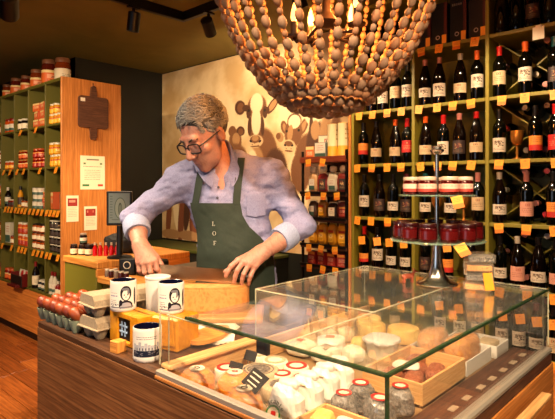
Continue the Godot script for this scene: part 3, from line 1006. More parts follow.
func glass_case() -> void:
	var o := thing("glass_case", "clear glass display case with green cut edges over the cheeses", "display case", Vector3(0, 0, 0))
	var y0 := 0.908
	var y1 := 1.054
	var zt := -0.806
	var zb := -1.838
	var xl := -1.185
	var xr := -0.472
	var t := 0.008
	pane(o, "front_pane", Vector3(xl, y0, zt - t), Vector3(xr, y1, zt))
	pane(o, "side_pane", Vector3(xr - t, 0.868, zb), Vector3(xr, y1, zt - t))
	pane(o, "back_pane", Vector3(xl + t, 0.904, zb), Vector3(xr - t, y1, zb + t))
	pane(o, "side_pane", Vector3(xl, y0 - 0.0, zb), Vector3(xl + t, y1, -1.18))
	pane(o, "divider_pane", Vector3(xl + t, 0.904, -1.18), Vector3(-0.735, y1, -1.174))
	pane(o, "top_pane", Vector3(-1.06, y1, -1.18), Vector3(-0.727, y1 + t, zt))
	pane(o, "top_pane", Vector3(-0.723, y1, zb), Vector3(xr, y1 + t, zt))
	pane(o, "top_pane", Vector3(xl, y1, zb), Vector3(-0.727, y1 + t, -1.184))
	# polished edges, where one sees along the glass
	var E := func(a: Vector3, b: Vector3, w: float, m: String) -> void:
		var c := (a + b) * 0.5
		var s := (b - a).abs() + Vector3.ONE * w
		part(o, "glass_edge", bxc(c, s, 0.001), M[m])
	E.call(Vector3(-1.06, y1 + t * 0.5, zt + 0.002), Vector3(xr, y1 + t * 0.5, zt + 0.002), 0.0078, "glass_edge")
	E.call(Vector3(xr + 0.001, y1 + t * 0.5, zt), Vector3(xr + 0.001, y1 + t * 0.5, zb), 0.0078, "glass_edge")
	E.call(Vector3(xr, 0.87, zt), Vector3(xr, y1, zt), 0.007, "glass_edge")
	E.call(Vector3(xl - 0.002, y0, zt - 0.004), Vector3(xl - 0.002, y1, zt - 0.004), 0.0045, "glass_edge_pale")
	E.call(Vector3(xl + 0.028, y0, zt - 0.012), Vector3(xl + 0.028, y1 - 0.004, zt - 0.012), 0.0035, "glass_edge_pale")
	E.call(Vector3(xl + 0.03, y1 - 0.006, zt - 0.006), Vector3(-0.9, y1 - 0.006, zt - 0.006), 0.0035, "glass_edge_pale")
	E.call(Vector3(-0.725, y1 + t + 0.001, zt), Vector3(-0.725, y1 + t + 0.001, zb), 0.0025, "glass_edge_pale")
	E.call(Vector3(xl, y1 + t * 0.5, -1.182), Vector3(xl, y1 + t * 0.5, zb), 0.004, "glass_edge_pale")
	E.call(Vector3(xl, y1 + t * 0.5, -1.182), Vector3(-0.73, y1 + t * 0.5, -1.182), 0.004, "glass_edge_pale")
	E.call(Vector3(xl, y0, -1.182), Vector3(xl, y1, -1.182), 0.004, "glass_edge_pale")
	E.call(Vector3(xl, y0, zb), Vector3(xl, y1, zb), 0.004, "glass_edge_pale")
	E.call(Vector3(xr, 0.875, zb), Vector3(xr, y1, zb), 0.004, "glass_edge_pale")
	E.call(Vector3(xl, y1 + t * 0.5, zb), Vector3(xr, y1 + t * 0.5, zb), 0.004, "glass_edge_pale")
	part(o, "corner_clip", bxc(Vector3(-0.80, y1 - 0.019, zt - 0.016), Vector3(0.036, 0.034, 0.014), 0.003), M.black_plastic)

# ---------------------------------------------------------------- desk behind the shopkeeper
func back_desk() -> void:
	var o := thing("cash_desk", "stepped olive cash desk with wooden tops behind the counter", "desk", Vector3(-2.8, 0, -1.8))
	# high part x -3.25..-2.82, low part x -2.82..-2.25
	part(o, "cabinet_high", bxc(Vector3(-0.2325, 0.455, -0.005), Vector3(0.415, 0.91, 0.65), 0.004, 1), M.desk_olive)
	part(o, "cabinet_low", bxc(Vector3(0.27, 0.415, -0.02), Vector3(0.55, 0.83, 0.62), 0.004, 1), M.desk_olive)
	part(o, "worktop_high", bxc(Vector3(-0.22, 0.93, -0.01), Vector3(0.45, 0.04, 0.68), 0.004, 0), M.pale_oak)
	part(o, "step_end", bxc(Vector3(-0.005, 0.885, -0.01), Vector3(0.02, 0.05, 0.68), 0.003, 2), M.pale_oak)
	part(o, "worktop_low", bxc(Vector3(0.29, 0.85, -0.01), Vector3(0.57, 0.036, 0.68), 0.004, 0), M.pale_oak)

# ---------------------------------------------------------------- tin rack beside the wine
const RX0 := -2.56
const RX1 := -2.125
const RY := [0.79, 0.945, 0.45, 1.345, 1.60, 1.15]
func tin_rack() -> void:
	var o := thing("display_rack", "narrow brown display rack of packets beside the wine shelf", "rack", Vector3(0, 0, 0))
	var cx := (RX0 + RX1) * 0.5
	part(o, "back_panel", bxc(Vector3(cx, 0.84, -3.425), Vector3(RX1 - RX0, 1.66, 0.012), 0.002, 1), M.dark_board)
	for x in [RX0 + 0.01, RX1 - 0.01]:
		for z in [-3.07, -3.40]:
			part(o, "post", bxc(Vector3(x, 0.84, z), Vector3(0.018, 1.66, 0.018), 0.002, 1), M.black_metal)
	for i in 6:
		part(o, "shelf_board", bxc(Vector3(cx, RY[i] - 0.012, -3.235), Vector3(RX1 - RX0, 0.024, 0.37), 0.003, 0), M.red_wood if i == 4 else M.dark_board)
		part(o, "front_rail", bxc(Vector3(cx, RY[i] + 0.002, -3.045), Vector3(RX1 - RX0, 0.045 if i == 4 else 0.022, 0.01), 0.002, 0), M.red_wood if i == 4 else M.black_metal)
	for i in 5:
		for q in 3:
			if i == 4 and q == 2:
				continue
			part(o, "price_tag", tag_mesh(), M["tag_b"], Vector3(RX0 + 0.08 + q * 0.13 + rng.randf() * 0.03, RY[i] - 0.02, -3.035), Vector3(-0.1, 0, rng.randf_range(-0.2, 0.2)))

# ---------------------------------------------------------------- beaded chandelier
func chandelier() -> void:
	var at := Vector3(-1.03, 0, -1.36)
	var o := thing("bead_chandelier", "large basket chandelier of brown wooden bead strands with candle bulbs", "chandelier", at)
	var wm := []
	for i in 3:
		wm.append(mottled("bead%d" % i, [[Color(0.42, 0.30, 0.21), Color(0.53, 0.39, 0.28)], [Color(0.44, 0.29, 0.19), Color(0.54, 0.37, 0.24)], [Color(0.39, 0.29, 0.22), Color(0.51, 0.39, 0.29)]][i], 6.0, 0.8, 60 + i, 14.0))
	# profile of the basket: radius by height
	var prof := [[0.405, 2.20], [0.392, 2.12], [0.365, 2.03], [0.325, 1.93], [0.275, 1.83], [0.205, 1.74], [0.135, 1.685]]
	var bead := MB.new()
	bead.ellipsoid(Vector3.ZERO, Vector3(0.5, 0.5, 0.5), 10, 6)
	var bm := bead.done()
	# frame
	part(o, "hoop", tubem(circle(0.40, 2.205, 48), [0.010], 8, true), M.black_metal)
	part(o, "hoop", tubem(circle(0.128, 1.69, 32), [0.006], 8, true), M.black_metal)
	part(o, "hub", lat([[0.0, 1.93], [0.03, 1.935], [0.045, 1.95], [0.03, 1.97], [0.018, 1.985], [0.018, 2.25], [0.01, 2.27], [0.01, 2.72], [0.0, 2.72]], 14), M.rust)
	part(o, "ceiling_cup", lat([[0.0, 2.69], [0.055, 2.69], [0.06, 2.70], [0.06, 2.728], [0.0, 2.728]], 18), M.rust)
	var far := MB.new()
	var total := 0
	var NS := 34
	var to_cam := atan2(-at.x, -at.z)
	for s in NS:
		var a := TAU * s / NS + 0.03
		var near := cos(a - to_cam) > 0.3
		var strand: Node3D = null
		if near:
			strand = Node3D.new()
			strand.name = "bead_strand"
			o.add_child(strand, true)
			part(strand, "cord", tubem(strand_path(prof, a), [0.0025], 4), M.rust)
		# walk down the profile
		var seg := 0
		var pos := 0.0
		var lens := []
		var tot := 0.0
		for i in prof.size() - 1:
			var l := Vector2(prof[i + 1][0] - prof[i][0], prof[i + 1][1] - prof[i][1]).length()
			lens.append(l)
			tot += l
		var jit := rng.randf() * 0.02
		pos = jit
		var idx := 0
		while pos < tot:
			var f := pos / tot
			var big := (idx + s) % 2 == 0
			var ln := (0.037 if big else 0.023) * (1.0 + 0.15 * f)
			var wd := (0.0235 if big else 0.016) * (1.0 + 0.55 * f * f)
			var p := prof_at(prof, lens, pos + ln * 0.5)
			if pos + ln > tot:
				break
			var q := prof_at(prof, lens, pos + ln * 0.5 + 0.005)
			var dir := Vector3(sin(a) * (q.x - p.x), q.y - p.y, cos(a) * (q.x - p.x)).normalized()
			var ctr := Vector3(sin(a) * p.x, p.y, cos(a) * p.x)
			var bas := Basis(Quaternion(Vector3(0, -1, 0), dir)) * Basis.from_scale(Vector3(wd, ln, wd))
			# strands swing a little
			if near and ctr.y < 2.09:
				var mi := part(strand, "bead", bm, wm[rng.randi() % 3])
				mi.transform = Transform3D(bas, ctr)
				total += 1
			else:
				far.x = Transform3D(bas, ctr)
				far.ellipsoid(Vector3.ZERO, Vector3(0.5, 0.5, 0.5), 8, 5)
			pos += ln * 0.97
			idx += 1
	var fs := part(o, "far_strands", far.done(), wm[0])
	fs.set_meta("kind", "stuff")
	# rings of fat beads that close the bottom
	for ring in [[0.150, 1.692, 26, 0.040], [0.115, 1.668, 20, 0.040], [0.075, 1.653, 13, 0.040], [0.035, 1.645, 6, 0.040]]:
		var n: int = ring[2]
		var rg := Node3D.new()
		rg.name = "bead_ring"
		o.add_child(rg, true)
		for i in n:
			var a: float = TAU * i / n + ring[0] * 9.0
			var mi := part(rg, "bead", bm, wm[rng.randi() % 3])
			mi.transform = Transform3D(Basis(Vector3.UP, a) * Basis.from_scale(Vector3(ring[3] * rng.randf_range(0.9, 1.1), ring[3] * 0.85, ring[3] * 0.9)), Vector3(sin(a) * ring[0], ring[1], cos(a) * ring[0]))
			total += 1
	# candle arms
	var e := mat("bulb_glow", Color(1, 0.8, 0.5), 0.3)
	e.emission_enabled = true
	e.emission = Color(1.0, 0.72, 0.36)
	e.emission_energy_multiplier = 4.0
	for rel: float in [-1.98, 0.97, 2.3, 3.6]:
		var a := rel + to_cam
		var d := Vector3(sin(a), 0, cos(a))
		var arm := Node3D.new()
		arm.name = "candle_arm"
		o.add_child(arm, true)
		var b := d * 0.12 + Vector3(0, 1.915, 0)
		part(arm, "arm", tubem([Vector3(0, 1.95, 0) + d * 0.02, d * 0.07 + Vector3(0, 1.905, 0), d * 0.11 + Vector3(0, 1.90, 0), b], [0.006], 8), M.rust)
		part(arm, "candle_sleeve", lat([[0.0, 0.0], [0.028, 0.0], [0.03, 0.008], [0.013, 0.012], [0.013, 0.055], [0.0, 0.055]], 12), M.rust, b)
		part(arm, "bulb", lat([[0.0, 0.055], [0.008, 0.057], [0.012, 0.072], [0.0105, 0.09], [0.005, 0.112], [0.0, 0.125]], 12), M.bulb_glow, b)
		var l := OmniLight3D.new()
		l.name = "candle_light"
		l.light_color = Color(1.0, 0.62, 0.28)
		l.light_energy = 0.42
		l.light_size = 0.02
		l.omni_range = 10.0
		l.omni_attenuation = 2.0
		l.shadow_enabled = true
		l.position = b + Vector3(0, 0.09, 0)
		arm.add_child(l)


func circle(r: float, y: float, n: int) -> Array:
	var p := []
	for i in n:
		p.append(Vector3(sin(TAU * i / n) * r, y, cos(TAU * i / n) * r))
	return p

func strand_path(prof: Array, a: float) -> Array:
	var p := []
	for q in prof:
		p.append(Vector3(sin(a) * q[0], q[1], cos(a) * q[0]))
	return p

func prof_at(prof: Array, lens: Array, s: float) -> Vector2:
	for i in lens.size():
		if s <= lens[i] or i == lens.size() - 1:
			var t: float = s / lens[i]
			return Vector2(lerpf(prof[i][0], prof[i + 1][0], t), lerpf(prof[i][1], prof[i + 1][1], t))
		s -= lens[i]
	return Vector2.ZERO

# ---------------------------------------------------------------- the shopkeeper
const PB := Vector3(-1.62, 0, -1.431)
const PT := 0.7435 # 42.6 degrees
func V(x: float, y: float, z: float) -> Vector3:
	return Vector3(x, y, z)

func wrinkle(g: Array, amp: float, freq: float, seed_: int, stretch: Vector3) -> void:
	var nz := FastNoiseLite.new()
	nz.seed = seed_
	nz.frequency = freq
	nz.fractal_octaves = 3
	var v: PackedVector3Array = g[0]
	var n: PackedVector3Array = g[1]
	for i in v.size():
		var p := v[i] * stretch
		var f := nz.get_noise_3dv(p)
		var e := 0.006
		var gr := Vector3(nz.get_noise_3dv(p + Vector3(e, 0, 0)) - f, nz.get_noise_3dv(p + Vector3(0, e, 0)) - f, nz.get_noise_3dv(p + Vector3(0, 0, e)) - f) / e * stretch
		v[i] += n[i] * f * amp
		n[i] = (n[i] - gr * amp).normalized()
	g[0] = v
	g[1] = n

func finger(out: Array, pts: Array, r0: float, r1: float) -> void:
	for i in pts.size() - 1:
		var a := lerpf(r0, r1, float(i) / (pts.size() - 1))
		var b := lerpf(r0, r1, float(i + 1) / (pts.size() - 1))
		out.append(cap(pts[i], a, pts[i + 1], b, 0.004))

func drape(prims: Array, x: float, y: float, off: float, zmin: float) -> float:
	var z := 0.34
	for i in 60:
		var f := field_at(prims, Vector3(x, y, z)) - off
		if f < 0.001:
			return z
		z -= maxf(f * 0.75, 0.002)
		if z < zmin:
			return zmin
	return z

func sheet(rows: Array, thick: float, m: MB) -> void:
	# rows of points; front face towards +z
	var R := rows.size()
	var C: int = rows[0].size()
	var nn := []
	for j in R:
		var l := []
		for i in C:
			var a: Vector3 = rows[j][mini(i + 1, C - 1)] - rows[j][maxi(i - 1, 0)]
			var b: Vector3 = rows[mini(j + 1, R - 1)][i] - rows[maxi(j - 1, 0)][i]
			var q := b.cross(a).normalized()
			if q.z < 0.0:
				q = -q
			l.append(q)
		nn.append(l)
	for j in R - 1:
		for i in C - 1:
			for side in [0.0, 1.0]:
				var q := []
				var w := []
				for k in [[j, i], [j, i + 1], [j + 1, i + 1], [j + 1, i]]:
					var nv: Vector3 = nn[k[0]][k[1]]
					q.append(rows[k[0]][k[1]] - nv * thick * side)
					w.append(nv if side == 0.0 else -nv)
				m.tri(q[0], q[1], q[2], w[0], w[1], w[2])
				m.tri(q[0], q[2], q[3], w[0], w[2], w[3])
	for j in R - 1:
		for i in [0, C - 1]:
			var o: Vector3 = rows[j][i] - rows[j][C / 2]
			m.quad(rows[j][i], rows[j + 1][i], rows[j + 1][i] - nn[j + 1][i] * thick, rows[j][i] - nn[j][i] * thick, o)
	for i in C - 1:
		for j in [0, R - 1]:
			var o: Vector3 = rows[j][i] - rows[R / 2][i]
			m.quad(rows[j][i], rows[j][i + 1], rows[j][i + 1] - nn[j][i + 1] * thick, rows[j][i] - nn[j][i] * thick, o)

func person() -> void:
	var skin := mottled("skin", [Color(0.58, 0.39, 0.33), Color(0.68, 0.49, 0.42), Color(0.63, 0.43, 0.37)], 5.0, 0.5, 81, 9.0)
	skin.subsurf_scatter_enabled = true
	skin.subsurf_scatter_strength = 0.12
	var shirt_m := mottled("shirt_cloth", [Color(0.35, 0.355, 0.50), Color(0.53, 0.535, 0.68), Color(0.41, 0.415, 0.57)], 16.0, 0.85, 82, 9.0)
	var cuff_m := mottled("cuff_cloth", [Color(0.48, 0.52, 0.66), Color(0.60, 0.64, 0.77)], 14.0, 0.85, 83, 9.0)
	var apron_m := mottled("apron_cloth", [Color(0.085, 0.135, 0.10), Color(0.11, 0.165, 0.12)], 9.0, 0.8, 84, 7.0)
	var trouser_m := mottled("trouser_cloth", [Color(0.07, 0.08, 0.11), Color(0.1, 0.11, 0.15)], 9.0, 0.85, 85, 7.0)
	var o := thing("person", "man in green apron and lavender shirt cutting cheese with both hands", "person", PB, PT)

	var RS := V(-0.185, 1.425, -0.03)
	var RE := V(-0.372, 1.266, 0.04)
	var RW := V(-0.318, 1.165, 0.155)
	var LS := V(0.198, 1.442, -0.045)
	var LE := V(0.325, 1.232, 0.01)
	var LW := V(0.168, 1.140, 0.155)
	var NB := V(0.014, 1.462, -0.045)
	var TZ := V(0.05, 1.494, -0.055)
	# field of the clothed torso and sleeves
	var torso := [
		ell(V(0.015, 1.33, -0.035), V(0.180, 0.165, 0.120), 0.05),
		ell(V(0.045, 1.12, -0.02), V(0.165, 0.20, 0.128), 0.06),
		ell(V(0.055, 0.95, -0.04), V(0.170, 0.16, 0.125), 0.06),
		cap(RS, 0.062, NB, 0.062, 0.05),
		cap(TZ, 0.056, LS, 0.062, 0.06),
		cap(V(-0.03, 1.485, -0.055), 0.052, RS, 0.058, 0.06)]
	var sleeves := [
		cap(RS, 0.066, RE, 0.050, 0.05),
		cap(LS, 0.068, LE, 0.054, 0.05),
		cap(RE, 0.050, RE.lerp(RW, 0.30), 0.047, 0.03),
		cap(LE, 0.054, LE.lerp(LW, 0.42), 0.048, 0.03)]
	var shirt := torso + sleeves
	shirt.append(ell(V(-0.012, 1.45, 0.095), V(0.032, 0.075, 0.06), 0.02, 1))
	var g := nets(shirt, 0.0105)
	wrinkle(g, 0.0115, 8.0, 3, V(1.1, 1.9, 1.0))
	var m := MB.new()
	m.add(g)
	part(o, "shirt", m.done(), shirt_m)

	# body: one continuous skin surface with its own finer grids for head and hands
	var body := [
		ell(V(0.015, 1.33, -0.035), V(0.168, 0.155, 0.107), 0.05),
		ell(V(0.045, 1.12, -0.02), V(0.153, 0.19, 0.115), 0.06),
		ell(V(0.055, 0.95, -0.04), V(0.158, 0.15, 0.112), 0.06),
		cap(RS, 0.052, NB, 0.055, 0.04), cap(NB, 0.055, LS, 0.054, 0.04),
		cap(V(-0.046, 1.566, 0.028), 0.053, V(-0.002, 1.43, -0.035), 0.054, 0.03),
		cap(RS, 0.054, RE, 0.042, 0.04), cap(LS, 0.056, LE, 0.044, 0.04),
		cap(RE, 0.043, RE.lerp(RW, 0.4), 0.041, 0.02), cap(RE.lerp(RW, 0.4), 0.041, RW, 0.030, 0.02),
		cap(LE, 0.045, LE.lerp(LW, 0.45), 0.043, 0.02), cap(LE.lerp(LW, 0.45), 0.043, LW, 0.030, 0.02),
		cap(V(-0.03, 0.90, -0.05), 0.082, V(-0.045, 0.50, -0.06), 0.055, 0.03), cap(V(-0.045, 0.50, -0.06), 0.052, V(-0.05, 0.08, -0.07), 0.036, 0.03),
		cap(V(0.14, 0.90, -0.05), 0.082, V(0.15, 0.50, -0.06), 0.055, 0.03), cap(V(0.15, 0.50, -0.06), 0.052, V(0.16, 0.08, -0.07), 0.036, 0.03)]
	var sk := MB.new()
	sk.add(nets(body, 0.0115))
	# hands
	var rk := [V(-0.250, 1.112, 0.192), V(-0.271, 1.106, 0.203), V(-0.294, 1.102, 0.201), V(-0.316, 1.104, 0.189)]
	var rh := []
	for i in 4:
		rh.append(cap(RW, 0.026, rk[i], 0.0125, 0.016))
		var K: Vector3 = rk[i]
		var p := K + V(0.008 - 0.001 * i, -0.036 + 0.002 * absf(i - 1), 0.006)
		var q := p + V(0.002, -0.014, -0.020)
		finger(rh, [K, p, q, q + V(0.0, 0.012, -0.016)], 0.0112 - 0.0005 * i, 0.0085 - 0.0004 * i)
	rh.append(cap(RW + V(0.02, -0.01, 0.0), 0.02, V(-0.252, 1.120, 0.165), 0.014, 0.014))
	finger(rh, [V(-0.252, 1.120, 0.165), V(-0.232, 1.092, 0.172), V(-0.236, 1.066, 0.188)], 0.0125, 0.0095)
	sk.add(nets(rh, 0.0038))
	var lk := [V(0.072, 1.113, 0.192), V(0.093, 1.110, 0.210), V(0.116, 1.102, 0.216), V(0.137, 1.090, 0.208)]
	var lp := [V(0.046, 1.092, 0.210), V(0.071, 1.078, 0.226), V(0.096, 1.066, 0.230), V(0.121, 1.057, 0.222)]
	var lt := [V(0.026, 1.055, 0.212), V(0.058, 1.032, 0.215), V(0.086, 1.024, 0.215), V(0.113, 1.022, 0.207)]
	var lh := []
	for i in 4:
		lh.append(cap(LW, 0.026, lk[i], 0.0125, 0.016))
		var dp: Vector3 = lp[i].lerp(lt[i], 0.55) + V(-0.001, 0.002, 0.003)
		finger(lh, [lk[i], lp[i], dp, lt[i]], 0.0112 - 0.0005 * i, 0.0085 - 0.0004 * i)
	lh.append(cap(LW + V(-0.02, 0.0, 0.0), 0.02, V(0.088, 1.104, 0.168), 0.014, 0.014))
	finger(lh, [V(0.088, 1.104, 0.168), V(0.050, 1.084, 0.178), V(0.022, 1.068, 0.190)], 0.0125, 0.009)
	sk.add(nets(lh, 0.0038))
	# head in its own frame: x to his left, y to the crown, z along the gaze
	var hb := Basis(V(0.766, 0.0, 0.643), V(-0.359, 0.829, 0.428), V(-0.533, -0.559, 0.635))
	var hx := Transform3D(hb * Basis.from_scale(Vector3.ONE * 1.09), V(-0.074, 1.610, 0.075))
	var hd := [
		ell(V(0, 0.035, -0.015), V(0.075, 0.088, 0.096), 0.02),
		ell(V(0, -0.03, 0.028), V(0.060, 0.085, 0.068), 0.03),
		ell(V(0, -0.072, 0.036), V(0.050, 0.044, 0.050), 0.02),
		ell(V(0, -0.104, 0.068), V(0.022, 0.017, 0.017), 0.018),
		cap(V(-0.034, 0.026, 0.080), 0.011, V(0.034, 0.026, 0.080), 0.011, 0.012),
		ell(V(-0.043, -0.024, 0.060), V(0.021, 0.018, 0.020), 0.014), ell(V(0.043, -0.024, 0.060), V(0.021, 0.018, 0.020), 0.014),
		ell(V(-0.031, 0.002, 0.099), V(0.016, 0.012, 0.014), 0.010, 1), ell(V(0.031, 0.002, 0.099), V(0.016, 0.012, 0.014), 0.010, 1),
		ell(V(-0.031, 0.0, 0.078), V(0.0135, 0.0125, 0.0125), 0.004), ell(V(0.031, 0.0, 0.078), V(0.0135, 0.0125, 0.0125), 0.004),
		cap(V(0, 0.012, 0.090), 0.0085, V(0, -0.032, 0.112), 0.0125, 0.010),
		ell(V(-0.012, -0.037, 0.101), V(0.0085, 0.008, 0.010), 0.006), ell(V(0.012, -0.037, 0.101), V(0.0085, 0.008, 0.010), 0.006),
		cap(V(-0.017, -0.066, 0.084), 0.006, V(0.017, -0.066, 0.084), 0.006, 0.008),
		cap(V(-0.014, -0.077, 0.082), 0.0065, V(0.014, -0.077, 0.082), 0.0065, 0.006),
		cap(V(-0.024, -0.0715, 0.092), 0.0022, V(0.024, -0.0715, 0.092), 0.0022, 0.003, 1),
		ell(V(-0.076, -0.006, -0.008), V(0.010, 0.031, 0.019), 0.006), ell(V(0.076, -0.006, -0.008), V(0.010, 0.031, 0.019), 0.006),
		ell(V(0.086, -0.002, 0.0), V(0.006, 0.016, 0.009), 0.005, 1), ell(V(-0.086, -0.002, 0.0), V(0.006, 0.016, 0.009), 0.005, 1)]
	sk.x = hx
	sk.add(nets(hd, 0.0036))
	part(o, "body", sk.done(), skin)

	# lips and brows
	var lip := MB.new()
	lip.x = hx
	lip.ellipsoid(V(0, -0.0665, 0.0885), V(0.018, 0.0032, 0.0035), 10, 6)
	lip.ellipsoid(V(0, -0.0765, 0.0875), V(0.016, 0.0036, 0.0035), 10, 6)
	part(o, "lips", lip.done(), plain(Color(0.62, 0.30, 0.26), 0.5))
	var br := MB.new()
	br.x = hx
	for s in [-1.0, 1.0]:
		br.tube([V(s * 0.014, 0.022, 0.0925), V(s * 0.03, 0.028, 0.0895), V(s * 0.048, 0.024, 0.077)], [0.0035, 0.004, 0.002], 6)
	part(o, "eyebrows", br.done(), plain(Color(0.22, 0.19, 0.17), 0.8))

	# hair: a short cap with tufts
	var hair := Node3D.new()
	hair.name = "hair"
	o.add_child(hair)
	var hg := nets([
		ell(V(0, 0.044, -0.024), V(0.0795, 0.0925, 0.100), 0.02),
		ell(V(0, -0.015, 0.105), V(0.125, 0.090, 0.062), 0.012, 1),
		ell(V(0, -0.125, 0.03), V(0.14, 0.105, 0.15), 0.012, 1),
		ell(V(0.09, -0.01, 0.01), V(0.03, 0.034, 0.026), 0.006, 1), ell(V(-0.09, -0.01, 0.01), V(0.03, 0.034, 0.026), 0.006, 1)], 0.005)
	var hm := MB.new()
	hm.x = hx
	hm.add(hg)
	part(hair, "cap", hm.done(), plain(Color(0.24, 0.23, 0.22), 0.75))
	var tm := MB.new()
	tm.x = hx
	var r := RandomNumberGenerator.new()
	r.seed = 99
	var grey_hair := Color(0.19, 0.185, 0.18)
	var made := 0
	while made < 2300:
		var d := Vector3(r.randfn(), r.randfn(), r.randfn()).normalized()
		if d.y < -0.3:
			continue
		var p := V(0, 0.044, -0.024) + d * Vector3(0.078, 0.0905, 0.098)
		if p.z > 0.042 and p.y < 0.084:
			continue
		if p.z > 0.0 and p.y < 0.022:
			continue
		if p.y < -0.012 and absf(p.x) > 0.05 and p.z > -0.045:
			continue
		made += 1
		var top := clampf(d.y * 1.4 - 0.15, 0.0, 1.0)
		var sweep := V(0.5 * d.x - 0.15, -0.5, -0.75)          # sides lie back and down
		if top > 0.2:
			sweep = V(-0.55, 0.15, 0.25 + 0.5 * r.randf())        # crown combed forward and aside
		if p.z > 0.035:
			sweep = V(-0.75, 0.0, 0.8)                           # fringe
		sweep += V(r.randfn(), r.randfn(), r.randfn()) * 0.33
		sweep -= d * sweep.dot(d)
		var lift := 0.22 + 0.35 * top * r.randf() + (0.5 if p.z > 0.035 else 0.0)
		var dir := (sweep.normalized() + d * lift).normalized()
		var bend := (sweep.normalized() - d * 0.25).normalized()
		var ln := lerpf(0.022, 0.040, top) * r.randf_range(0.75, 1.15)
		tm.col = grey_hair
		tm.tube([p - d * 0.003, p + dir * ln * 0.5 + d * 0.001, p + dir * ln * 0.5 + bend * ln * 0.5], [0.0026, 0.0023, 0.0005], 4)
	var tufts := part(hair, "tufts", tm.done(), vcol())
	tufts.set_meta("kind", "stuff")

	# glasses
	var gl := Node3D.new()
	gl.name = "glasses"
	o.add_child(gl)
	gl.transform = hx
	var fm := MB.new()
	var ln2 := MB.new()
	for s in [-1.0, 1.0]:
		var ring := []
		for i in 20:
			var a := TAU * i / 20
			var px := signf(cos(a)) * pow(absf(cos(a)), 0.55) * 0.027
			var py := signf(sin(a)) * pow(absf(sin(a)), 0.55) * 0.0185
			ring.append(V(s * 0.034 + px, -0.004 + py, 0.105 - absf(s * 0.034 + px) * 0.14))
		fm.tube(ring, [0.0027], 6, true)
		for i in 20:
			ln2.flat(V(s * 0.034, -0.004, 0.100), ring[i], ring[(i + 1) % 20], V(0, 0, 1))
		fm.tube([V(s * 0.061, 0.004, 0.096), V(s * 0.072, 0.006, 0.080), V(s * 0.080, 0.010, 0.02), V(s * 0.081, 0.010, -0.012), V(s * 0.079, -0.006, -0.024)], [0.0026], 6)
	fm.tube([V(-0.008, 0.0, 0.103), V(0, 0.004, 0.106), V(0.008, 0.0, 0.103)], [0.0025], 6)
	part(gl, "frame", fm.done(), M.black_plastic)
	part(gl, "lenses", ln2.done(), M.lens)

	# rolled cuffs
	for c in [[RE, RW, 0.36, 0.052, -1.0], [LE, LW, 0.46, 0.053, 1.0]]:
		var A: Vector3 = c[0]
		var Bq: Vector3 = c[1]
		var d := (Bq - A).normalized()
		var at: Vector3 = A.lerp(Bq, c[2])
		var cm := MB.new()
		cm.x = Transform3D(Basis(Quaternion(V(0, 1, 0), d)), at)
		var R: float = c[3]
		cm.lathe([[R - 0.012, 0.032], [R - 0.002, 0.034], [R + 0.001, 0.028], [R + 0.003, 0.0], [R + 0.001, -0.034], [R - 0.008, -0.04]], 26)
		cm.lathe([[R - 0.014, -0.01], [R - 0.012, 0.032]], 26)
		part(o, "cuff", cm.done(), cuff_m)

	# collar: a folded band round the neck, open at the throat
	var rows := []
	for j in 5:
		rows.append([])
	var n := 26
	for i in n + 1:
		var a := lerpf(0.42, TAU - 0.42, float(i) / n) # 0 = front
		var fr := 0.5 + 0.5 * cos(a)
		var cy := 1.562 - 0.128 * fr * fr
		var c0 := V(-0.022 - (cy - 1.5) * 0.33, cy, 0.0 + (cy - 1.5) * 0.45)
		var dir := V(sin(a) * 0.061, 0, cos(a) * 0.063)
		rows[0].append(c0 + dir * 0.97 + V(0, -0.015, 0))
		rows[1].append(c0 + dir * 0.99 + V(-0.004, 0.040 - 0.012 * fr, 0.004))
		rows[2].append(c0 + dir * 1.07 + V(-0.004, 0.042 - 0.012 * fr, 0.004))
		rows[3].append(c0 + dir * 1.26 + V(0, 0.006 - 0.004 * fr, 0.004))
		rows[4].append(c0 + dir * (1.42 + 0.20 * fr) + V(0, -0.034 - 0.022 * pow(fr, 4.0), 0.006 + 0.012 * fr))
	var co := MB.new()
	for j in 4:
		for i in n:
			var q: Array[Vector3] = [rows[j][i], rows[j][i + 1], rows[j + 1][i + 1], rows[j + 1][i]]
			var mid := (q[0] + q[2]) * 0.5 - V(0.004, 1.48, -0.028)
			var out := V(mid.x, 0.02, mid.z) * (-1.0 if j == 0 else 1.0)
			co.quad(q[0], q[1], q[2], q[3], out)
	part(o, "collar", co.done(), shirt_m)

	# apron laid over the front of the body
	var legs := [cap(V(-0.03, 0.90, -0.05), 0.10, V(-0.045, 0.4, -0.05), 0.085, 0.08), cap(V(0.14, 0.90, -0.05), 0.10, V(0.15, 0.4, -0.05), 0.085, 0.08)]
	var under := torso + legs
	var ol := [[1.330, -0.142, 0.072], [1.28, -0.132, 0.082], [1.235, -0.120, 0.108], [1.19, -0.114, 0.155], [1.14, -0.112, 0.195], [1.09, -0.116, 0.208], [1.0, -0.122, 0.214], [0.85, -0.13, 0.215], [0.6, -0.14, 0.22], [0.42, -0.14, 0.225]]
	var ar := []
	var nzf := FastNoiseLite.new()
	nzf.seed = 31
	nzf.frequency = 7.0
	for j in ol.size() - 1:
		var steps := 5 if j < 6 else 4
		for s in steps + (1 if j == ol.size() - 2 else 0):
			var f := float(s) / steps
			var y := lerpf(ol[j][0], ol[j + 1][0], f)
			var xa := lerpf(ol[j][1], ol[j + 1][1], f)
			var xb := lerpf(ol[j][2], ol[j + 1][2], f)
			var row := []
			for i in 19:
				var xx := lerpf(xa, xb, i / 18.0)
				var z := drape(under, xx, y, 0.009, -0.06)
				row.append(V(xx, y, z + 0.006 * nzf.get_noise_2d(xx * 1.0 + y * 0.9, y * 0.8 - xx * 1.4)))
			ar.append(row)
	var am := MB.new()
	sheet(ar, 0.003, am)
	var apron := part(o, "apron", am.done(), apron_m)
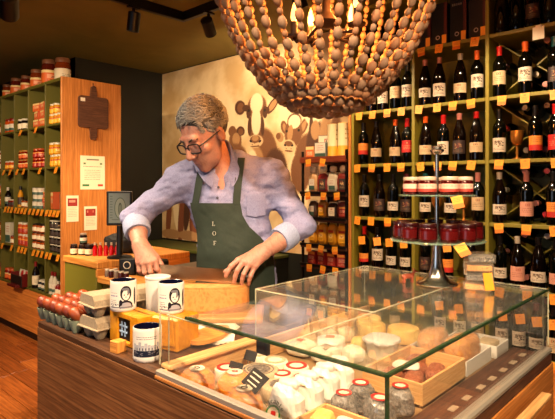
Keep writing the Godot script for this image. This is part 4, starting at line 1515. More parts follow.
	# letters down the middle of the bib
	for i in 3:
		var tmx := TextMesh.new()
		tmx.text = ["L", "O", "F"][i]
		tmx.font_size = 16
		tmx.pixel_size = 0.0014
		tmx.depth = 0.0006
		var f := SystemFont.new()
		f.font_names = PackedStringArray(["Droid Serif"])
		tmx.font = f
		var y := 1.246 - 0.039 * i
		part(apron, "letter", tmx, plain(Color(0.62, 0.62, 0.58), 0.8), V(-0.036 + 0.003 * i, y, drape(under, -0.036, y, 0.013, 0.0) + 0.002))
	# neck straps
	for st in [[[-0.118, 1.325], [-0.108, 1.38], [-0.100, 1.43], [-0.090, 1.48], [-0.078, 1.515]], [[0.056, 1.325], [0.060, 1.38], [0.064, 1.43], [0.068, 1.48], [0.072, 1.52]]]:
		var pr := []
		for j in 17:
			var f := j / 16.0 * 4.0
			var k := mini(int(f), 3)
			var cx := lerpf(st[k][0], st[k + 1][0], f - k)
			var y := lerpf(st[k][1], st[k + 1][1], f - k)
			var row := []
			for i in 4:
				var xx := cx + (i / 3.0 - 0.5) * 0.030
				row.append(V(xx, y, drape(torso, xx, y, 0.009, -0.05)))
			pr.append(row)
		var sm := MB.new()
		sheet(pr, 0.002, sm)
		part(o, "apron_strap", sm.done(), apron_m)
	# placket buttons and breast pocket
	for q in [[-0.022, 1.352], [-0.018, 1.395]]:
		part(o, "button", lat([[0.0, 0.0], [0.005, 0.0], [0.0055, 0.0015], [0.0, 0.002]], 10), plain(Color(0.25, 0.24, 0.3), 0.4), V(q[0], q[1], drape(torso, q[0], q[1], 0.004, 0.0)), V(PI / 2, 0, 0))
	var pk := []
	for j in 7:
		var row := []
		for i in 7:
			var xx := 0.098 + 0.075 * i / 6.0
			var y := 1.365 - 0.085 * j / 6.0 - (0.008 * (1.0 - absf(i - 3.0) / 3.0) if j == 6 else 0.0)
			row.append(V(xx, y, drape(torso, xx, y, 0.0085, -0.05)))
		pk.append(row)
	var pm := MB.new()
	sheet(pk, 0.002, pm)
	part(o, "pocket", pm.done(), shirt_m)

	# trousers and shoes (behind the counter)
	var tr := nets([
		ell(V(0.055, 0.93, -0.04), V(0.172, 0.12, 0.128), 0.06),
		cap(V(-0.03, 0.88, -0.05), 0.095, V(-0.045, 0.50, -0.06), 0.070, 0.04), cap(V(-0.045, 0.50, -0.06), 0.070, V(-0.05, 0.09, -0.07), 0.055, 0.03),
		cap(V(0.14, 0.88, -0.05), 0.095, V(0.15, 0.50, -0.06), 0.070, 0.04), cap(V(0.15, 0.50, -0.06), 0.070, V(0.16, 0.09, -0.07), 0.055, 0.03)], 0.014)
	var tmm := MB.new()
	tmm.add(tr)
	part(o, "trousers", tmm.done(), trouser_m)
	for xx in [-0.055, 0.165]:
		var sh := MB.new()
		sh.add(nets([cap(V(xx, 0.045, -0.08), 0.043, V(xx, 0.035, 0.10), 0.034, 0.02), ell(V(xx, 0.04, 0.02), V(0.045, 0.040, 0.12), 0.03)], 0.009))
		part(o, "shoe", sh.done(), M.black_plastic)

	# the knife and the cheese it cuts
	var kn := thing("cheese_knife", "long two-handled steel cheese knife pressed into the cheese", "knife", PB, PT)
	var bl := MB.new()
	bl.x = Transform3D(Basis(V(0, 0, 1), -0.075), V(-0.09, 1.058, 0.190))
	bl.prism(PackedVector2Array([V2(-0.155, -0.026), V2(0.135, -0.026), V2(0.150, -0.012), V2(0.152, 0.027), V2(-0.155, 0.027)]), -0.001, 0.001)
	part(kn, "blade", bl.done(), M.blade)
	var ha := MB.new()
	ha.tube([V(-0.238, 1.079, 0.190), V(-0.262, 1.080, 0.186), V(-0.30, 1.078, 0.178), V(-0.325, 1.076, 0.172)], [0.009, 0.012, 0.012, 0.009], 10)
	part(kn, "handle", ha.done(), M.black_plastic)
	var hb2 := MB.new()
	hb2.tube([V(0.058, 1.052, 0.190), V(0.075, 1.05, 0.190), V(0.105, 1.048, 0.188), V(0.13, 1.046, 0.184)], [0.008, 0.011, 0.011, 0.008], 10)
	part(kn, "handle", hb2.done(), M.black_plastic)
	var ch := thing("cheese_half_wheel", "big orange-rind half wheel of cheese under the knife", "cheese", PB + Basis(V(0, 1, 0), PT) * V(-0.065, 0.922, 0.165), PT)
	var arc := PackedVector2Array()
	for i in 25:
		var a := -PI / 2 + PI * i / 24.0
		arc.append(V2(sin(a) * 0.178, pow(cos(a), 0.6) * 0.105))
	var cmh := MB.new()
	cmh.x = Transform3D(Basis(V(1, 0, 0), V(0, 0, 1), V(0, -1, 0)), V(0, 0, 0))
	# rounded rim in three slices
	for sl in [[0.0, 0.010, 0.975], [0.010, 0.088, 1.0], [0.088, 0.098, 0.97]]:
		var a2 := PackedVector2Array()
		for p in arc:
			a2.append(p * sl[2])
		cmh.prism(a2, -sl[0], -sl[1], true)
	part(ch, "rind", cmh.done(), M.cheese_rind)

func V2(x: float, y: float) -> Vector2:
	return Vector2(x, y)

func vcol() -> StandardMaterial3D:
	if not M.has("vcol"):
		var m := mat("vcol", Color(1, 1, 1), 0.6)
		m.vertex_color_use_as_albedo = true
	return M.vcol

# ---------------------------------------------------------------- things on the counter
const ORD := ["first", "second", "third", "fourth", "fifth", "sixth", "seventh", "eighth", "ninth", "tenth", "eleventh", "twelfth", "thirteenth", "fourteenth", "fifteenth", "sixteenth"]

func mug(at: Vector3, turn: float, label: String, style: int) -> void:
	var o := thing("mug", label, "mug", at, turn)
	var pm := MB.new()
	pm.lathe([[0.0, 0.0], [0.037, 0.0], [0.040, 0.003], [0.041, 0.008], [0.041, 0.092], [0.0402, 0.095], [0.039, 0.0955]], 32)
	part(o, "body", pm.done(), M.ceramic)
	part(o, "inside", lat([[0.039, 0.0955], [0.0375, 0.094], [0.037, 0.01], [0.0, 0.008]], 28), M.navy)
	var pr := MB.new()
	pr.lathe([[0.0413, 0.010], [0.0413, 0.088]], 20, -1.15, 1.15)
	part(o, "print", pr.done(), M["mug_print%d" % style])
	var h := []
	for i in 11:
		var a := -1.25 + 2.5 * i / 10.0
		h.append(V(-0.3, 0, -0.954) * (0.039 + cos(a) * 0.028) + V(0, 0.048 + sin(a) * 0.030, 0))
	part(o, "handle", tubem(h, [0.0055], 8), M.ceramic)

func mug_prints() -> void:
	mat("ceramic", Color(0.84, 0.82, 0.80), 0.25)
	mat("navy", Color(0.03, 0.035, 0.13), 0.25)
	for style in 2:
		var img := Image.create(128, 96, false, Image.FORMAT_RGB8)
		img.fill(Color(0.84, 0.82, 0.80))
		var ink := Color(0.13, 0.12, 0.15)
		var grey := Color(0.42, 0.42, 0.46)
		var blue := Color(0.22, 0.24, 0.5)
		var r := RandomNumberGenerator.new()
		r.seed = 40 + style
		if style == 0: # drawing of a figure in a headscarf beside two lines of type
			type_lines(img, Rect2i(8, 34, 34, 6), grey, r, 1)
			type_lines(img, Rect2i(6, 44, 40, 12), blue, r, 1)
			type_lines(img, Rect2i(8, 62, 30, 22), ink, r, 3)
			disc(img, 78, 36, 24, 29, ink)
			disc(img, 78, 42, 16, 20, Color(0.84, 0.82, 0.80))
			disc(img, 76, 20, 15, 6, grey)
			disc(img, 88, 30, 5, 12, grey)
			disc(img, 71, 42, 3, 2, ink)
			disc(img, 85, 42, 3, 2, ink)
			disc(img, 78, 50, 3, 2, grey)
			disc(img, 78, 84, 30, 20, ink)
			disc(img, 78, 88, 25, 17, Color(0.6, 0.6, 0.64))
			disc(img, 122, 50, 7, 34, ink)
			disc(img, 56, 72, 7, 12, ink)
			img.fill_rect(Rect2i(4, 88, 110, 5), grey)
			for i in 12:
				img.fill_rect(Rect2i(6 + r.randi() % 40, 76 + r.randi() % 12, 5, 4), grey)
		else: # line drawing of a village street
			for i in 9:
				var hx := 8 + i * 12
				var hh := 16 + r.randi() % 18
				img.fill_rect(Rect2i(hx, 66 - hh, 10, hh), grey)
				img.fill_rect(Rect2i(hx + 1, 67 - hh, 8, hh - 2), Color(0.66, 0.66, 0.7))
				img.fill_rect(Rect2i(hx + 3, 56, 3, 8), ink)
			type_lines(img, Rect2i(20, 18, 88, 14), ink, r, 2)
			img.fill_rect(Rect2i(4, 66, 120, 22), Color(0.12, 0.14, 0.2))
			for i in 30:
				img.fill_rect(Rect2i(6 + r.randi() % 110, 67 + r.randi() % 18, 6, 2), grey)
		tex_mat("mug_print%d" % style, img, 0.25)

func disc(img: Image, cx: int, cy: int, rx: int, ry: int, c: Color) -> void:
	for y in range(maxi(0, cy - ry), mini(img.get_height(), cy + ry + 1)):
		for x in range(maxi(0, cx - rx), mini(img.get_width(), cx + rx + 1)):
			if pow(float(x - cx) / rx, 2) + pow(float(y - cy) / ry, 2) <= 1.0:
				img.set_pixel(x, y, c)

func counter_goods() -> void:
	mug_prints()
	# egg tray
	var pulp := mottled("pulp_green", [Color(0.47, 0.51, 0.43), Color(0.57, 0.60, 0.51)], 12.0, 0.9, 111, 8.0)
	var pulp2 := mottled("pulp_grey", [Color(0.52, 0.46, 0.38), Color(0.62, 0.55, 0.46)], 12.0, 0.9, 112, 8.0)
	var p := 0.052
	var nx := 6
	var nzc := 4
	var tray := thing("egg_tray", "grey-green pulp egg tray at the end of the walnut counter", "egg tray", V(-1.805, TOP, -0.885), 0.0)
	var egg := lat([[0.0, -0.028], [0.010, -0.0265], [0.0175, -0.020], [0.0215, -0.008], [0.0220, 0.002], [0.0200, 0.0135], [0.0150, 0.023], [0.0080, 0.029], [0.0, 0.031]], 16)
	var em := [mottled("egg_a", [Color(0.50, 0.21, 0.09), Color(0.58, 0.27, 0.12)], 6.0, 0.45, 113, 10.0), mottled("egg_b", [Color(0.42, 0.15, 0.06), Color(0.50, 0.20, 0.09)], 6.0, 0.45, 114, 10.0)]
	for i in nx:
		for j in nzc:
			var q := V((i - (nx - 1) * 0.5) * p, 0, (j - (nzc - 1) * 0.5) * p)
			part(tray, "cup", lat([[0.0, 0.0], [0.0135, 0.0], [0.0200, 0.014], [0.0255, 0.040], [0.0258, 0.044], [0.0246, 0.044], [0.0188, 0.015], [0.012, 0.004], [0.0, 0.003]], 12), pulp, q)
			var e := part(self, numbered("egg"), egg, em[(i * 3 + j) % 2], tray.position + q + V(rng.randf_range(-0.001, 0.001), 0.0600, 0), V(rng.randf_range(-0.05, 0.05), PI / 4 + rng.randf_range(-0.12, 0.12), 0.85 + rng.randf_range(-0.1, 0.1)))
			tag(e, "brown hen's egg resting in the open pulp tray", "egg", "eggs in the tray")
	for i in nx - 1:
		for j in nzc - 1:
			part(tray, "peak", lat([[0.013, 0.012], [0.009, 0.036], [0.004, 0.052], [0.0, 0.054]], 8), pulp, V((i - (nx - 2) * 0.5) * p, 0, (j - (nzc - 2) * 0.5) * p))
	# closed egg cartons, one on the other
	for k in 2:
		var c := thing("egg_carton", ["lower closed grey pulp egg carton beside the egg tray", "upper closed grey pulp egg carton on another carton"][k], "egg carton", V(-1.585 + 0.004 * k, TOP + 0.0725 * k, -0.935), 0.03 - 0.09 * k)
		var lid := MB.new()
		lid.prism(PackedVector2Array([V2(-0.058, 0.036), V2(0.058, 0.036), V2(0.054, 0.055), V2(0.042, 0.070), V2(-0.042, 0.070), V2(-0.054, 0.055)]), -0.135, 0.135)
		part(c, "lid", lid.done(), pulp2)
		part(c, "rim", bxc(V(0, 0.034, 0), V(0.126, 0.006, 0.282), 0.002), pulp2)
		for i in 2:
			for j in 5:
				part(c, "cup", lat([[0.0, 0.0], [0.014, 0.0], [0.021, 0.012], [0.0265, 0.033], [0.0, 0.033]], 12), pulp2, V((i - 0.5) * 0.057, 0, (j - 2) * 0.054))
	# yellow packets
	var yel := mottled("packet_yellow", [Color(0.70, 0.44, 0.05), Color(0.78, 0.53, 0.09)], 5.0, 0.35, 115, 6.0)
	var pk := thing("yellow_packet", "yellow gift packet with dark window and puzzle emblem, mug on top", "packet", V(-1.425, TOP, -0.862), 0.0)
	var fr := MB.new()
	var outer := [V2(-0.085, 0), V2(0.085, 0), V2(0.083, 0.103), V2(-0.083, 0.103)]
	fr.box(V(0, 0.0515, -0.03), V(0.168, 0.103, 0.04), 0.004)
	fr.box(V(-0.06, 0.0515, 0.0), V(0.05, 0.103, 0.05), 0.004)
	fr.box(V(0.06, 0.0515, 0.0), V(0.05, 0.103, 0.05), 0.004)
	fr.box(V(0, 0.093, 0.0), V(0.08, 0.02, 0.05), 0.004)
	fr.box(V(0, 0.008, 0.0), V(0.08, 0.016, 0.05), 0.004)
	part(pk, "wrapper", fr.done(), yel)
	part(pk, "window", bxc(V(0, 0.05, 0.004), V(0.072, 0.068, 0.03), 0.001), plain(Color(0.05, 0.04, 0.05), 0.3))
	var em2 := MB.new()
	for s in [-1.0, 1.0]:
		em2.box(V(s * 0.009 - 0.008, 0.05, 0.020), V(0.006, 0.046, 0.002), 0.0005)
		em2.box(V(-0.008, 0.05 + s * 0.009, 0.0205), V(0.044, 0.006, 0.002), 0.0005)
	part(pk, "emblem", em2.done(), plain(Color(0.55, 0.65, 0.78), 0.5), V(0, 0, 0.0))
	var pk2 := thing("yellow_packet", "plain yellow wrapped packet behind the front glass, mug on top", "packet", V(-1.302, TOP, -0.945), 0.25)
	var p2 := MB.new()
	p2.box(V(0, 0.051, 0), V(0.105, 0.102, 0.11), 0.006)
	p2.tube([V(-0.03, 0.004, 0.056), V(0.0, 0.05, 0.057), V(0.035, 0.1, 0.056)], [0.002], 5)
	part(pk2, "wrapper", p2.done(), yel)
	part(pk2, "fold", bxc(V(0.02, 0.055, 0.056), V(0.05, 0.08, 0.003), 0.001), yel, Vector3.ZERO, V(0, 0, 0.12))
	# mugs and cups
	mug(V(-1.468, TOP + 0.103, -0.862), 0.98, "white mug with drawn figure on the yellow packet next to the cartons", 0)
	mug(V(-1.332, TOP + 0.102, -0.950), 0.98, "white mug with drawn figure on the packet behind the front glass", 0)
	mug(V(-1.268, TOP, -0.822), 0.95, "white mug printed with a dark village street, on the worktop", 1)
	var cups := thing("white_beaker", "tall plain white plastic beaker between two mugs", "beaker", V(-1.438, TOP, -0.972))
	part(cups, "wall", lat([[0.0, 0.0], [0.033, 0.0], [0.0345, 0.002], [0.0405, 0.192], [0.0425, 0.194], [0.0425, 0.199], [0.039, 0.200], [0.0385, 0.190], [0.032, 0.006], [0.0, 0.005]], 28), M.cup_white)
	var blk := thing("wooden_cube", "small pale wooden cube in front of the yellow packet", "block", V(-1.385, TOP, -0.796), 0.1)
	part(blk, "cube", bxc(V(0, 0.0175, 0), V(0.035, 0.035, 0.035), 0.002), M.pale_oak)
	# boards and paper where he cuts
	var bd := thing("cheese_board", "large brown wooden board under the half wheel of cheese", "cutting board", PB + Basis(V(0, 1, 0), PT) * V(-0.015, TOP, 0.215), PT)
	part(bd, "board", bxc(V(0, 0.011, 0), V(0.37, 0.022, 0.22), 0.006, 0), M.pale_oak)
	var pp := thing("wrapping_paper", "loose sheets of white wrapping paper beside the cheese board", "paper", V(-1.325, TOP, -1.10), 0.5)
	for k in 4:
		part(pp, "sheet", bxc(V(0.004 * k, 0.0012 + 0.0024 * k, 0.003 * k), V(0.15, 0.0018, 0.21), 0.0005), M.white_paper, Vector3.ZERO, V(0, 0.1 * k, 0))
	var b2 := thing("serving_board", "small oval pale wooden board lying before the glass case", "cutting board", V(-1.275, TOP + 0.011, -1.06), 0.35)
	var ov := PackedVector2Array()
	for i in 24:
		ov.append(V2(cos(TAU * i / 24) * 0.052, sin(TAU * i / 24) * 0.10))
	var bm := MB.new()
	bm.x = Transform3D(Basis(V(1, 0, 0), V(0, 0, 1), V(0, -1, 0)), Vector3.ZERO)
	bm.prism(ov, 0.0, -0.012, true)
	part(b2, "board", bm.done(), M.pale_oak)

# ---------------------------------------------------------------- the cheeses in the case
func pillow(w: float, h: float, d: float, k := 0.35, amp := 0.14, taper := 0.0) -> ArrayMesh:
	var key := "pillow%f%f%f%f%f%f" % [w, h, d, k, amp, taper]
	if not meshes.has(key):
		var m := MB.new()
		var n := 12
		var nz := FastNoiseLite.new()
		nz.seed = int(w * 9000)
		nz.frequency = 26.0
		var f := func(a: float, b: float) -> Vector3:
			var ca := cos(b)
			var v := V(signf(cos(a)) * pow(absf(cos(a)), k) * pow(absf(ca), 0.6), signf(sin(b)) * pow(absf(sin(b)), 0.7), signf(sin(a)) * pow(absf(sin(a)), k) * pow(absf(ca), 0.6))
			v = v * V(w * 0.5, h * 0.5, d * 0.5)
			var tp := 1.0 - taper * (v.y / h + 0.5)
			v.x *= tp
			v.z *= tp
			v = v * (1.0 + amp * nz.get_noise_3dv(v)) + V(0, h * 0.5, 0)
			v.y = maxf(v.y, 0.0008)
			return v
		for i in n * 2:
			for j in n:
				var a0 := TAU * i / (n * 2)
				var a1 := TAU * (i + 1) / (n * 2)
				var b0 := -PI / 2 + PI * j / n
				var b1 := -PI / 2 + PI * (j + 1) / n
				var q: Array[Vector3] = [f.call(a0, b0), f.call(a1, b0), f.call(a1, b1), f.call(a0, b1)]
				var mid := (q[0] + q[2]) * 0.5 - V(0, h * 0.5, 0)
				m.quad(q[0], q[1], q[2], q[3], mid)
		meshes[key] = m.done()
	return meshes[key]

func wheel(r: float, h: float, b := 0.006) -> ArrayMesh:
	return lat([[0.0, 0.0], [r - b, 0.0], [r - b * 0.3, b * 0.3], [r, b], [r, h - b], [r - b * 0.3, h - b * 0.3], [r - b, h], [0.0, h]], 28)

func top_label(o: Node3D, y: float, r: float, m: Material) -> void:
	part(o, "label", lat([[0.0, 0.0], [r, 0.0], [r, 0.001], [0.0, 0.0012]], 20), m, V(0, y, 0))

func ring_label(r: float, m := "label_red") -> ArrayMesh:
	return lat([[r * 0.68, 0.0], [r, 0.0], [r, 0.0016], [r * 0.68, 0.0016]], 24)

func case_goods() -> void:
	mottled("cheese_orange", [Color(0.78, 0.40, 0.08), Color(0.90, 0.56, 0.16), Color(0.80, 0.45, 0.11)], 8.0, 0.35, 121, 9.0)
	mottled("cheese_yellow", [Color(0.86, 0.68, 0.34), Color(0.92, 0.78, 0.46)], 6.0, 0.5, 122, 7.0)
	mottled("cheese_white", [Color(0.84, 0.80, 0.70), Color(0.90, 0.87, 0.79)], 8.0, 0.6, 123, 8.0)
	mottled("cheese_grey", [Color(0.07, 0.06, 0.06), Color(0.60, 0.55, 0.5), Color(0.12, 0.11, 0.10), Color(0.72, 0.68, 0.62)], 6.0, 0.4, 124, 9.0)
	mottled("cheese_beige", [Color(0.62, 0.54, 0.42), Color(0.80, 0.72, 0.58)], 12.0, 0.6, 125, 9.0)
	mottled("ham", [Color(0.70, 0.40, 0.18), Color(0.84, 0.60, 0.32), Color(0.76, 0.48, 0.22)], 7.0, 0.35, 126, 9.0)
	mottled("salami", [Color(0.42, 0.18, 0.10), Color(0.58, 0.30, 0.18), Color(0.75, 0.55, 0.42)], 14.0, 0.5, 127, 12.0)
	mat("bag_white", Color(0.88, 0.86, 0.82), 0.3)
	mat("label_red", Color(0.74, 0.12, 0.08), 0.5)
	mat("label_cream", Color(0.88, 0.83, 0.72), 0.6)
	mat("chalk_black", Color(0.03, 0.03, 0.03), 0.6)
	var Y := DECK
	# foil-wrapped orange cheeses along the front
	var n := 0
	for q in [[-1.093, -0.865, "wrapped orange cheese with round cream label nearest the pale lining"], [-0.998, -0.917, "wrapped orange cheese with cream label, second from the pale lining"], [-0.90, -0.858, "wrapped orange cheese half under the black chalk sign"]]:
		var o := thing("wrapped_cheese", q[2], "cheese", V(q[0], Y, q[1]), 0.4 * n, "orange cheeses along the case front")
		part(o, "cheese", pillow(0.094, 0.066, 0.094, 0.7, 0.16, 0.15), M.cheese_orange)
		part(o, "film", pillow(0.099, 0.070, 0.099, 0.7, 0.16, 0.15), M.film)
		top_label(o, 0.0685, 0.021, M.label_cream)
		part(o, "label_mark", ring_label(0.013), M.label_red if n == 1 else M.chalk_black, V(0, 0.0698, 0)).scale = V(0.7, 1, 0.5)
		n += 1
	# flat rounds with red ring labels
	n = 0
	for q in [[-1.105, -0.985, 0.038], [-1.045, -1.125, 0.040], [-0.965, -1.132, 0.038], [-0.895, -1.075, 0.030], [-1.117, -1.128, 0.026], [-0.955, -1.058, 0.03]]:
		var o := thing("round_cheese", "flat round white cheese with %s, %s from the pale lining" % ["red ring label" if n % 3 != 1 else "beige paper label", ORD[n]], "cheese", V(q[0], Y, q[1]), n * 1.0, "flat round cheeses")
		part(o, "cheese", wheel(q[2], 0.036), M.cheese_white)
		top_label(o, 0.036, q[2] * 0.8, M.label_cream)
		part(o, "ring", ring_label(q[2] * 0.82), M.label_red if n % 3 != 1 else M.cheese_beige, V(0, 0.0372, 0))
		n += 1
	var bb := thing("washed_rind_cheese", "large flat grey-beige cheese with stamped rind among the round cheeses", "cheese", V(-1.02, Y, -1.03), 0.0)
	part(bb, "rind", wheel(0.062, 0.04, 0.01), M.cheese_beige)
	top_label(bb, 0.040, 0.034, M.cheese_grey)
	part(bb, "ring", lat([[0.04, 0.0], [0.044, 0.0], [0.044, 0.001], [0.04, 0.001]], 24), M.cheese_grey, V(0, 0.040, 0))
	var bb2 := thing("washed_rind_cheese", "flat grey-beige cheese tucked behind the black chalk sign", "cheese", V(-0.905, Y, -0.995), 0.0)
	part(bb2, "rind", wheel(0.052, 0.038, 0.01), M.cheese_beige)
	top_label(bb2, 0.038, 0.03, M.cheese_grey)
	# chalk signs
	n = 0
	for q in [[-0.905, 0.925, -0.865, -0.35, 0.085, 0.05], [-1.075, 0.895, -0.975, 0.1, 0.05, 0.03], [-1.105, 0.90, -1.065, 0.1, 0.045, 0.03]]:
		var o := thing("chalk_sign", ["black chalk price sign leaning over the orange cheeses", "small black price sign between orange and round cheeses", "small black price sign beside the pale lining"][n], "sign", V(q[0], q[1] - (0.032 if n == 0 else 0.05), q[2]), q[3])
		part(o, "plate", bxc(V(0, 0.035, 0), V(q[4], q[5], 0.003), 0.0008), M.chalk_black, Vector3.ZERO, V(-0.9 if n == 0 else -0.5, 0, 0))
		for s in 3 if n == 0 else 0:
			part(o, "chalk_line", bxc(V(-0.005 + 0.004 * s, 0.048 - 0.012 * s, 0.0022), V(q[4] * 0.6, 0.003, 0.001), 0.0), M.label_cream, Vector3.ZERO, V(-0.9, 0, 0))
		part(o, "pin", tubem([V(0, -0.012, 0), V(0, 0.02, -0.005)], [0.002], 6), M.steel)
		n += 1
	# white cheese bags with a printed roundel
	n = 0
	for q in [[-0.788, -0.885, 0.12], [-0.795, -0.967, 0.1], [-0.805, -1.049, 0.15], [-0.815, -1.128, 0.05]]:
		var o := thing("cheese_bag", "white plastic cheese bag, %s of the row from the front glass" % ORD[n], "bag", V(q[0], Y, q[1]), q[2], "white cheese bags in a row")
		part(o, "bag", pillow(0.112, 0.098 - 0.004 * n, 0.080, 0.8, 0.22, 0.35), M.bag_white)
		part(o, "tail", pillow(0.05, 0.02, 0.03, 0.8, 0.3), M.bag_white, V(0, 0.088 - 0.004 * n, -0.012))
		if n == 0:
			var lb := Node3D.new()
			lb.name = "roundel"
			o.add_child(lb)
			lb.position = V(-0.010, 0.040, 0.0365)
			lb.rotation.x = -0.26
			part(lb, "ring", lat([[0.016, 0.0], [0.0205, 0.0], [0.0205, 0.001], [0.016, 0.001]], 24), plain(Color(0.2, 0.5, 0.18), 0.5), Vector3.ZERO, V(PI / 2, 0, 0))
			part(lb, "field", lat([[0.0, 0.0], [0.016, 0.0], [0.016, 0.0008], [0.0, 0.0008]], 20), M.label_cream, Vector3.ZERO, V(PI / 2, 0, 0))
			part(lb, "meadow", bxc(V(0, -0.009, 0.0012), V(0.022, 0.008, 0.001), 0.0003), plain(Color(0.25, 0.55, 0.2), 0.5))
			part(lb, "emblem", pillow(0.014, 0.012, 0.002, 0.6), M.label_red, V(0.001, -0.004, 0.0015))
			var word := "Licanie"
			for i in word.length():
				var a := lerpf(0.95, -0.95, i / 6.0)
				var t := TextMesh.new()
				t.text = word[i]
				t.font_size = 16
				t.pixel_size = 0.0008
				t.depth = 0.0008
				var f := SystemFont.new()
				f.font_names = PackedStringArray(["Droid Serif"])
				t.font = f
				part(lb, "letter", t, plain(Color(0.12, 0.18, 0.1), 0.5), V(-sin(a) * 0.028, cos(a) * 0.028, 0.0), V(0, 0, a))
		else:
			part(o, "label", bxc(V(0.0, 0.086 - 0.004 * n, 0.018), V(0.035, 0.002, 0.02), 0.0005), M.cheese_beige)
		n += 1
	# ash-grey wrapped cheeses with red tops
	n = 0
	for q in [[-0.705, -1.075, 0.037], [-0.622, -1.125, 0.036], [-0.622, -1.03, 0.038], [-0.70, -0.995, 0.034]]:
		var o := thing("ash_cheese", "dark ash-coated cheese with red and white top label, %s from the bags" % ORD[n], "cheese", V(q[0], Y, q[1]), n * 0.7, "ash-coated cheeses")
		part(o, "cheese", pillow(q[2] * 2.1, 0.07, q[2] * 2.1, 0.8, 0.2, 0.25), M.cheese_grey)
		part(o, "film", pillow(q[2] * 2.2, 0.072, q[2] * 2.2, 0.8, 0.25, 0.25), M.film)
		top_label(o, 0.0705, q[2] * 0.52, M.label_cream)
		part(o, "ring", ring_label(q[2] * 0.56), M.label_red, V(0, 0.0718, 0))
		n += 1
	# wooden boxes
	crate(V(-0.655, Y, -0.892), V(0.136, 0.055, 0.12), 0.0, "pale wooden box of yellow and white cheese in the near case corner")
	crate(V(-0.685, Y, -1.325), V(0.18, 0.062, 0.27), 0.0, "pale wooden box of sliced sausage and paper beside the ledge")
	n = 0
	for q in [[-0.685, -0.892, 0.06, "cheese_yellow"], [-0.627, -0.892, 0.06, "cheese_white"]]:
		var o := thing("cheese_piece", ["yellow cheese piece in the near wooden box", "white cheese piece in the near wooden box"][n], "cheese", V(q[0], Y + 0.008, q[1]), 0.3)
		part(o, "cheese", pillow(0.050, 0.055, 0.075, 0.5), M[q[3]])
		n += 1
	n = 0
	for q in [[-0.72, -1.25, 0.0], [-0.66, -1.27, 0.3], [-0.69, -1.33, -0.2], [-0.64, -1.36, 0.2], [-0.72, -1.392, 0.1]]:
		var o := thing("sausage", ["dry sausage at the bag end of the wooden box", "dry sausage against the ledge side of the wooden box", "dry sausage in the middle of the wooden box", "dry sausage under the paper in the wooden box", "dry sausage at the ham end of the wooden box"][n], "sausage", V(q[0], Y + 0.012, q[1]), q[2], "sausages in the box")
		part(o, "casing", pillow(0.05, 0.042, 0.10, 0.8), M.salami)
		n += 1
	var wp := thing("wax_paper", "crumpled white wax paper in the sausage box", "paper", V(-0.70, Y + 0.052, -1.30), 0.4)
	part(wp, "sheet", pillow(0.075, 0.012, 0.06, 0.6), M.white_paper)
	# tray of hams
	tray_box(V(-0.70, Y, -1.575), V(0.20, 0.045, 0.20), "white tray of film-wrapped hams")
	n = 0
	for q in [[-0.75, -1.575, 0.12], [-0.652, -1.575, -0.08]]:
		var o := thing("wrapped_ham", "film-wrapped golden ham half in the white tray, %s" % ["away from the price slips", "next to the price slips"][n], "ham", V(q[0], Y + 0.008, q[1]), q[2], "hams in the tray")
		part(o, "ham", pillow(0.078, 0.085, 0.155, 0.75), M.ham)
		part(o, "film", pillow(0.082, 0.089, 0.16, 0.75), M.film)
		n += 1
	tray_box(V(-0.676, Y, -1.755), V(0.17, 0.04, 0.11), "white tray of dark pâté slices at the back of the case")
	n = 0
	for q in [[-0.712, -1.755], [-0.64, -1.755]]:
		var o := thing("pate_slice", ["dark pâté slice in the back tray, away from the ledge", "dark pâté slice in the back tray, next to the ledge"][n], "pâté", V(q[0], Y + 0.008, q[1]), 0.0)
		part(o, "slice", pillow(0.06, 0.035, 0.085, 0.4), M.cheese_beige)
		n += 1
	# back half: wheels and white cheeses
	n = 0
	for q in [[-1.02, -1.63, 0.052, 0.055], [-0.905, -1.66, 0.058, 0.055], [-1.09, -1.72, 0.05, 0.05]]:
		var o := thing("yellow_cheese", ["small yellow cheese wheel between two others", "small yellow cheese wheel closest to the hams", "small yellow cheese wheel in the far case corner"][n], "cheese", V(q[0], Y, q[1]), 0.0, "yellow cheese wheels")
		part(o, "rind", wheel(q[2], q[3], 0.012), M.cheese_yellow)
		n += 1
	var tub := thing("cheese_tub", "white cloth-covered tub of fresh cheese in front of the yellow wheels", "tub", V(-0.88, Y, -1.47), 0.0)
	part(tub, "tub", lat([[0.0, 0.0], [0.046, 0.0], [0.054, 0.05], [0.056, 0.052], [0.052, 0.053], [0.0, 0.05]], 24), M.cheese_white)
	part(tub, "cloth", pillow(0.115, 0.022, 0.115, 0.7), M.bag_white, V(0, 0.045, 0))
	n = 0
	for q in [[-1.088, -1.30, 0.085, "red"], [-1.04, -1.40, 0.09, "red"], [-1.10, -1.465, 0.066, "grey"], [-0.985, -1.30, 0.08, "grey"], [-0.96, -1.46, 0.06, "plain"], [-1.06, -1.52, 0.06, "plain"], [-0.92, -1.36, 0.06, "plain"]]:
		var o := thing("fresh_cheese", "%s fresh cheese behind the glass divider, %s from its corner" % [{"red": "red-labelled", "grey": "grey-speckled", "plain": "plain small"}[q[3]], ORD[n]], "cheese", V(q[0], Y, q[1]), n * 0.5, "white cheeses behind the divider")
		part(o, "cheese", pillow(q[2] * 1.08, 0.05, q[2], 0.6, 0.2), [M.cheese_white, M.bag_white, M.cheese_beige, M.cheese_white, M.cheese_yellow, M.cheese_beige, M.cheese_white][n])
		if q[3] == "red":
			part(o, "label", bxc(V(0, 0.049, 0.005), V(0.03, 0.004, 0.026), 0.001), M.label_red)
		elif q[3] == "grey":
			part(o, "label", bxc(V(0, 0.047, 0.0), V(0.045, 0.006, 0.04), 0.001), M.cheese_grey)
		n += 1

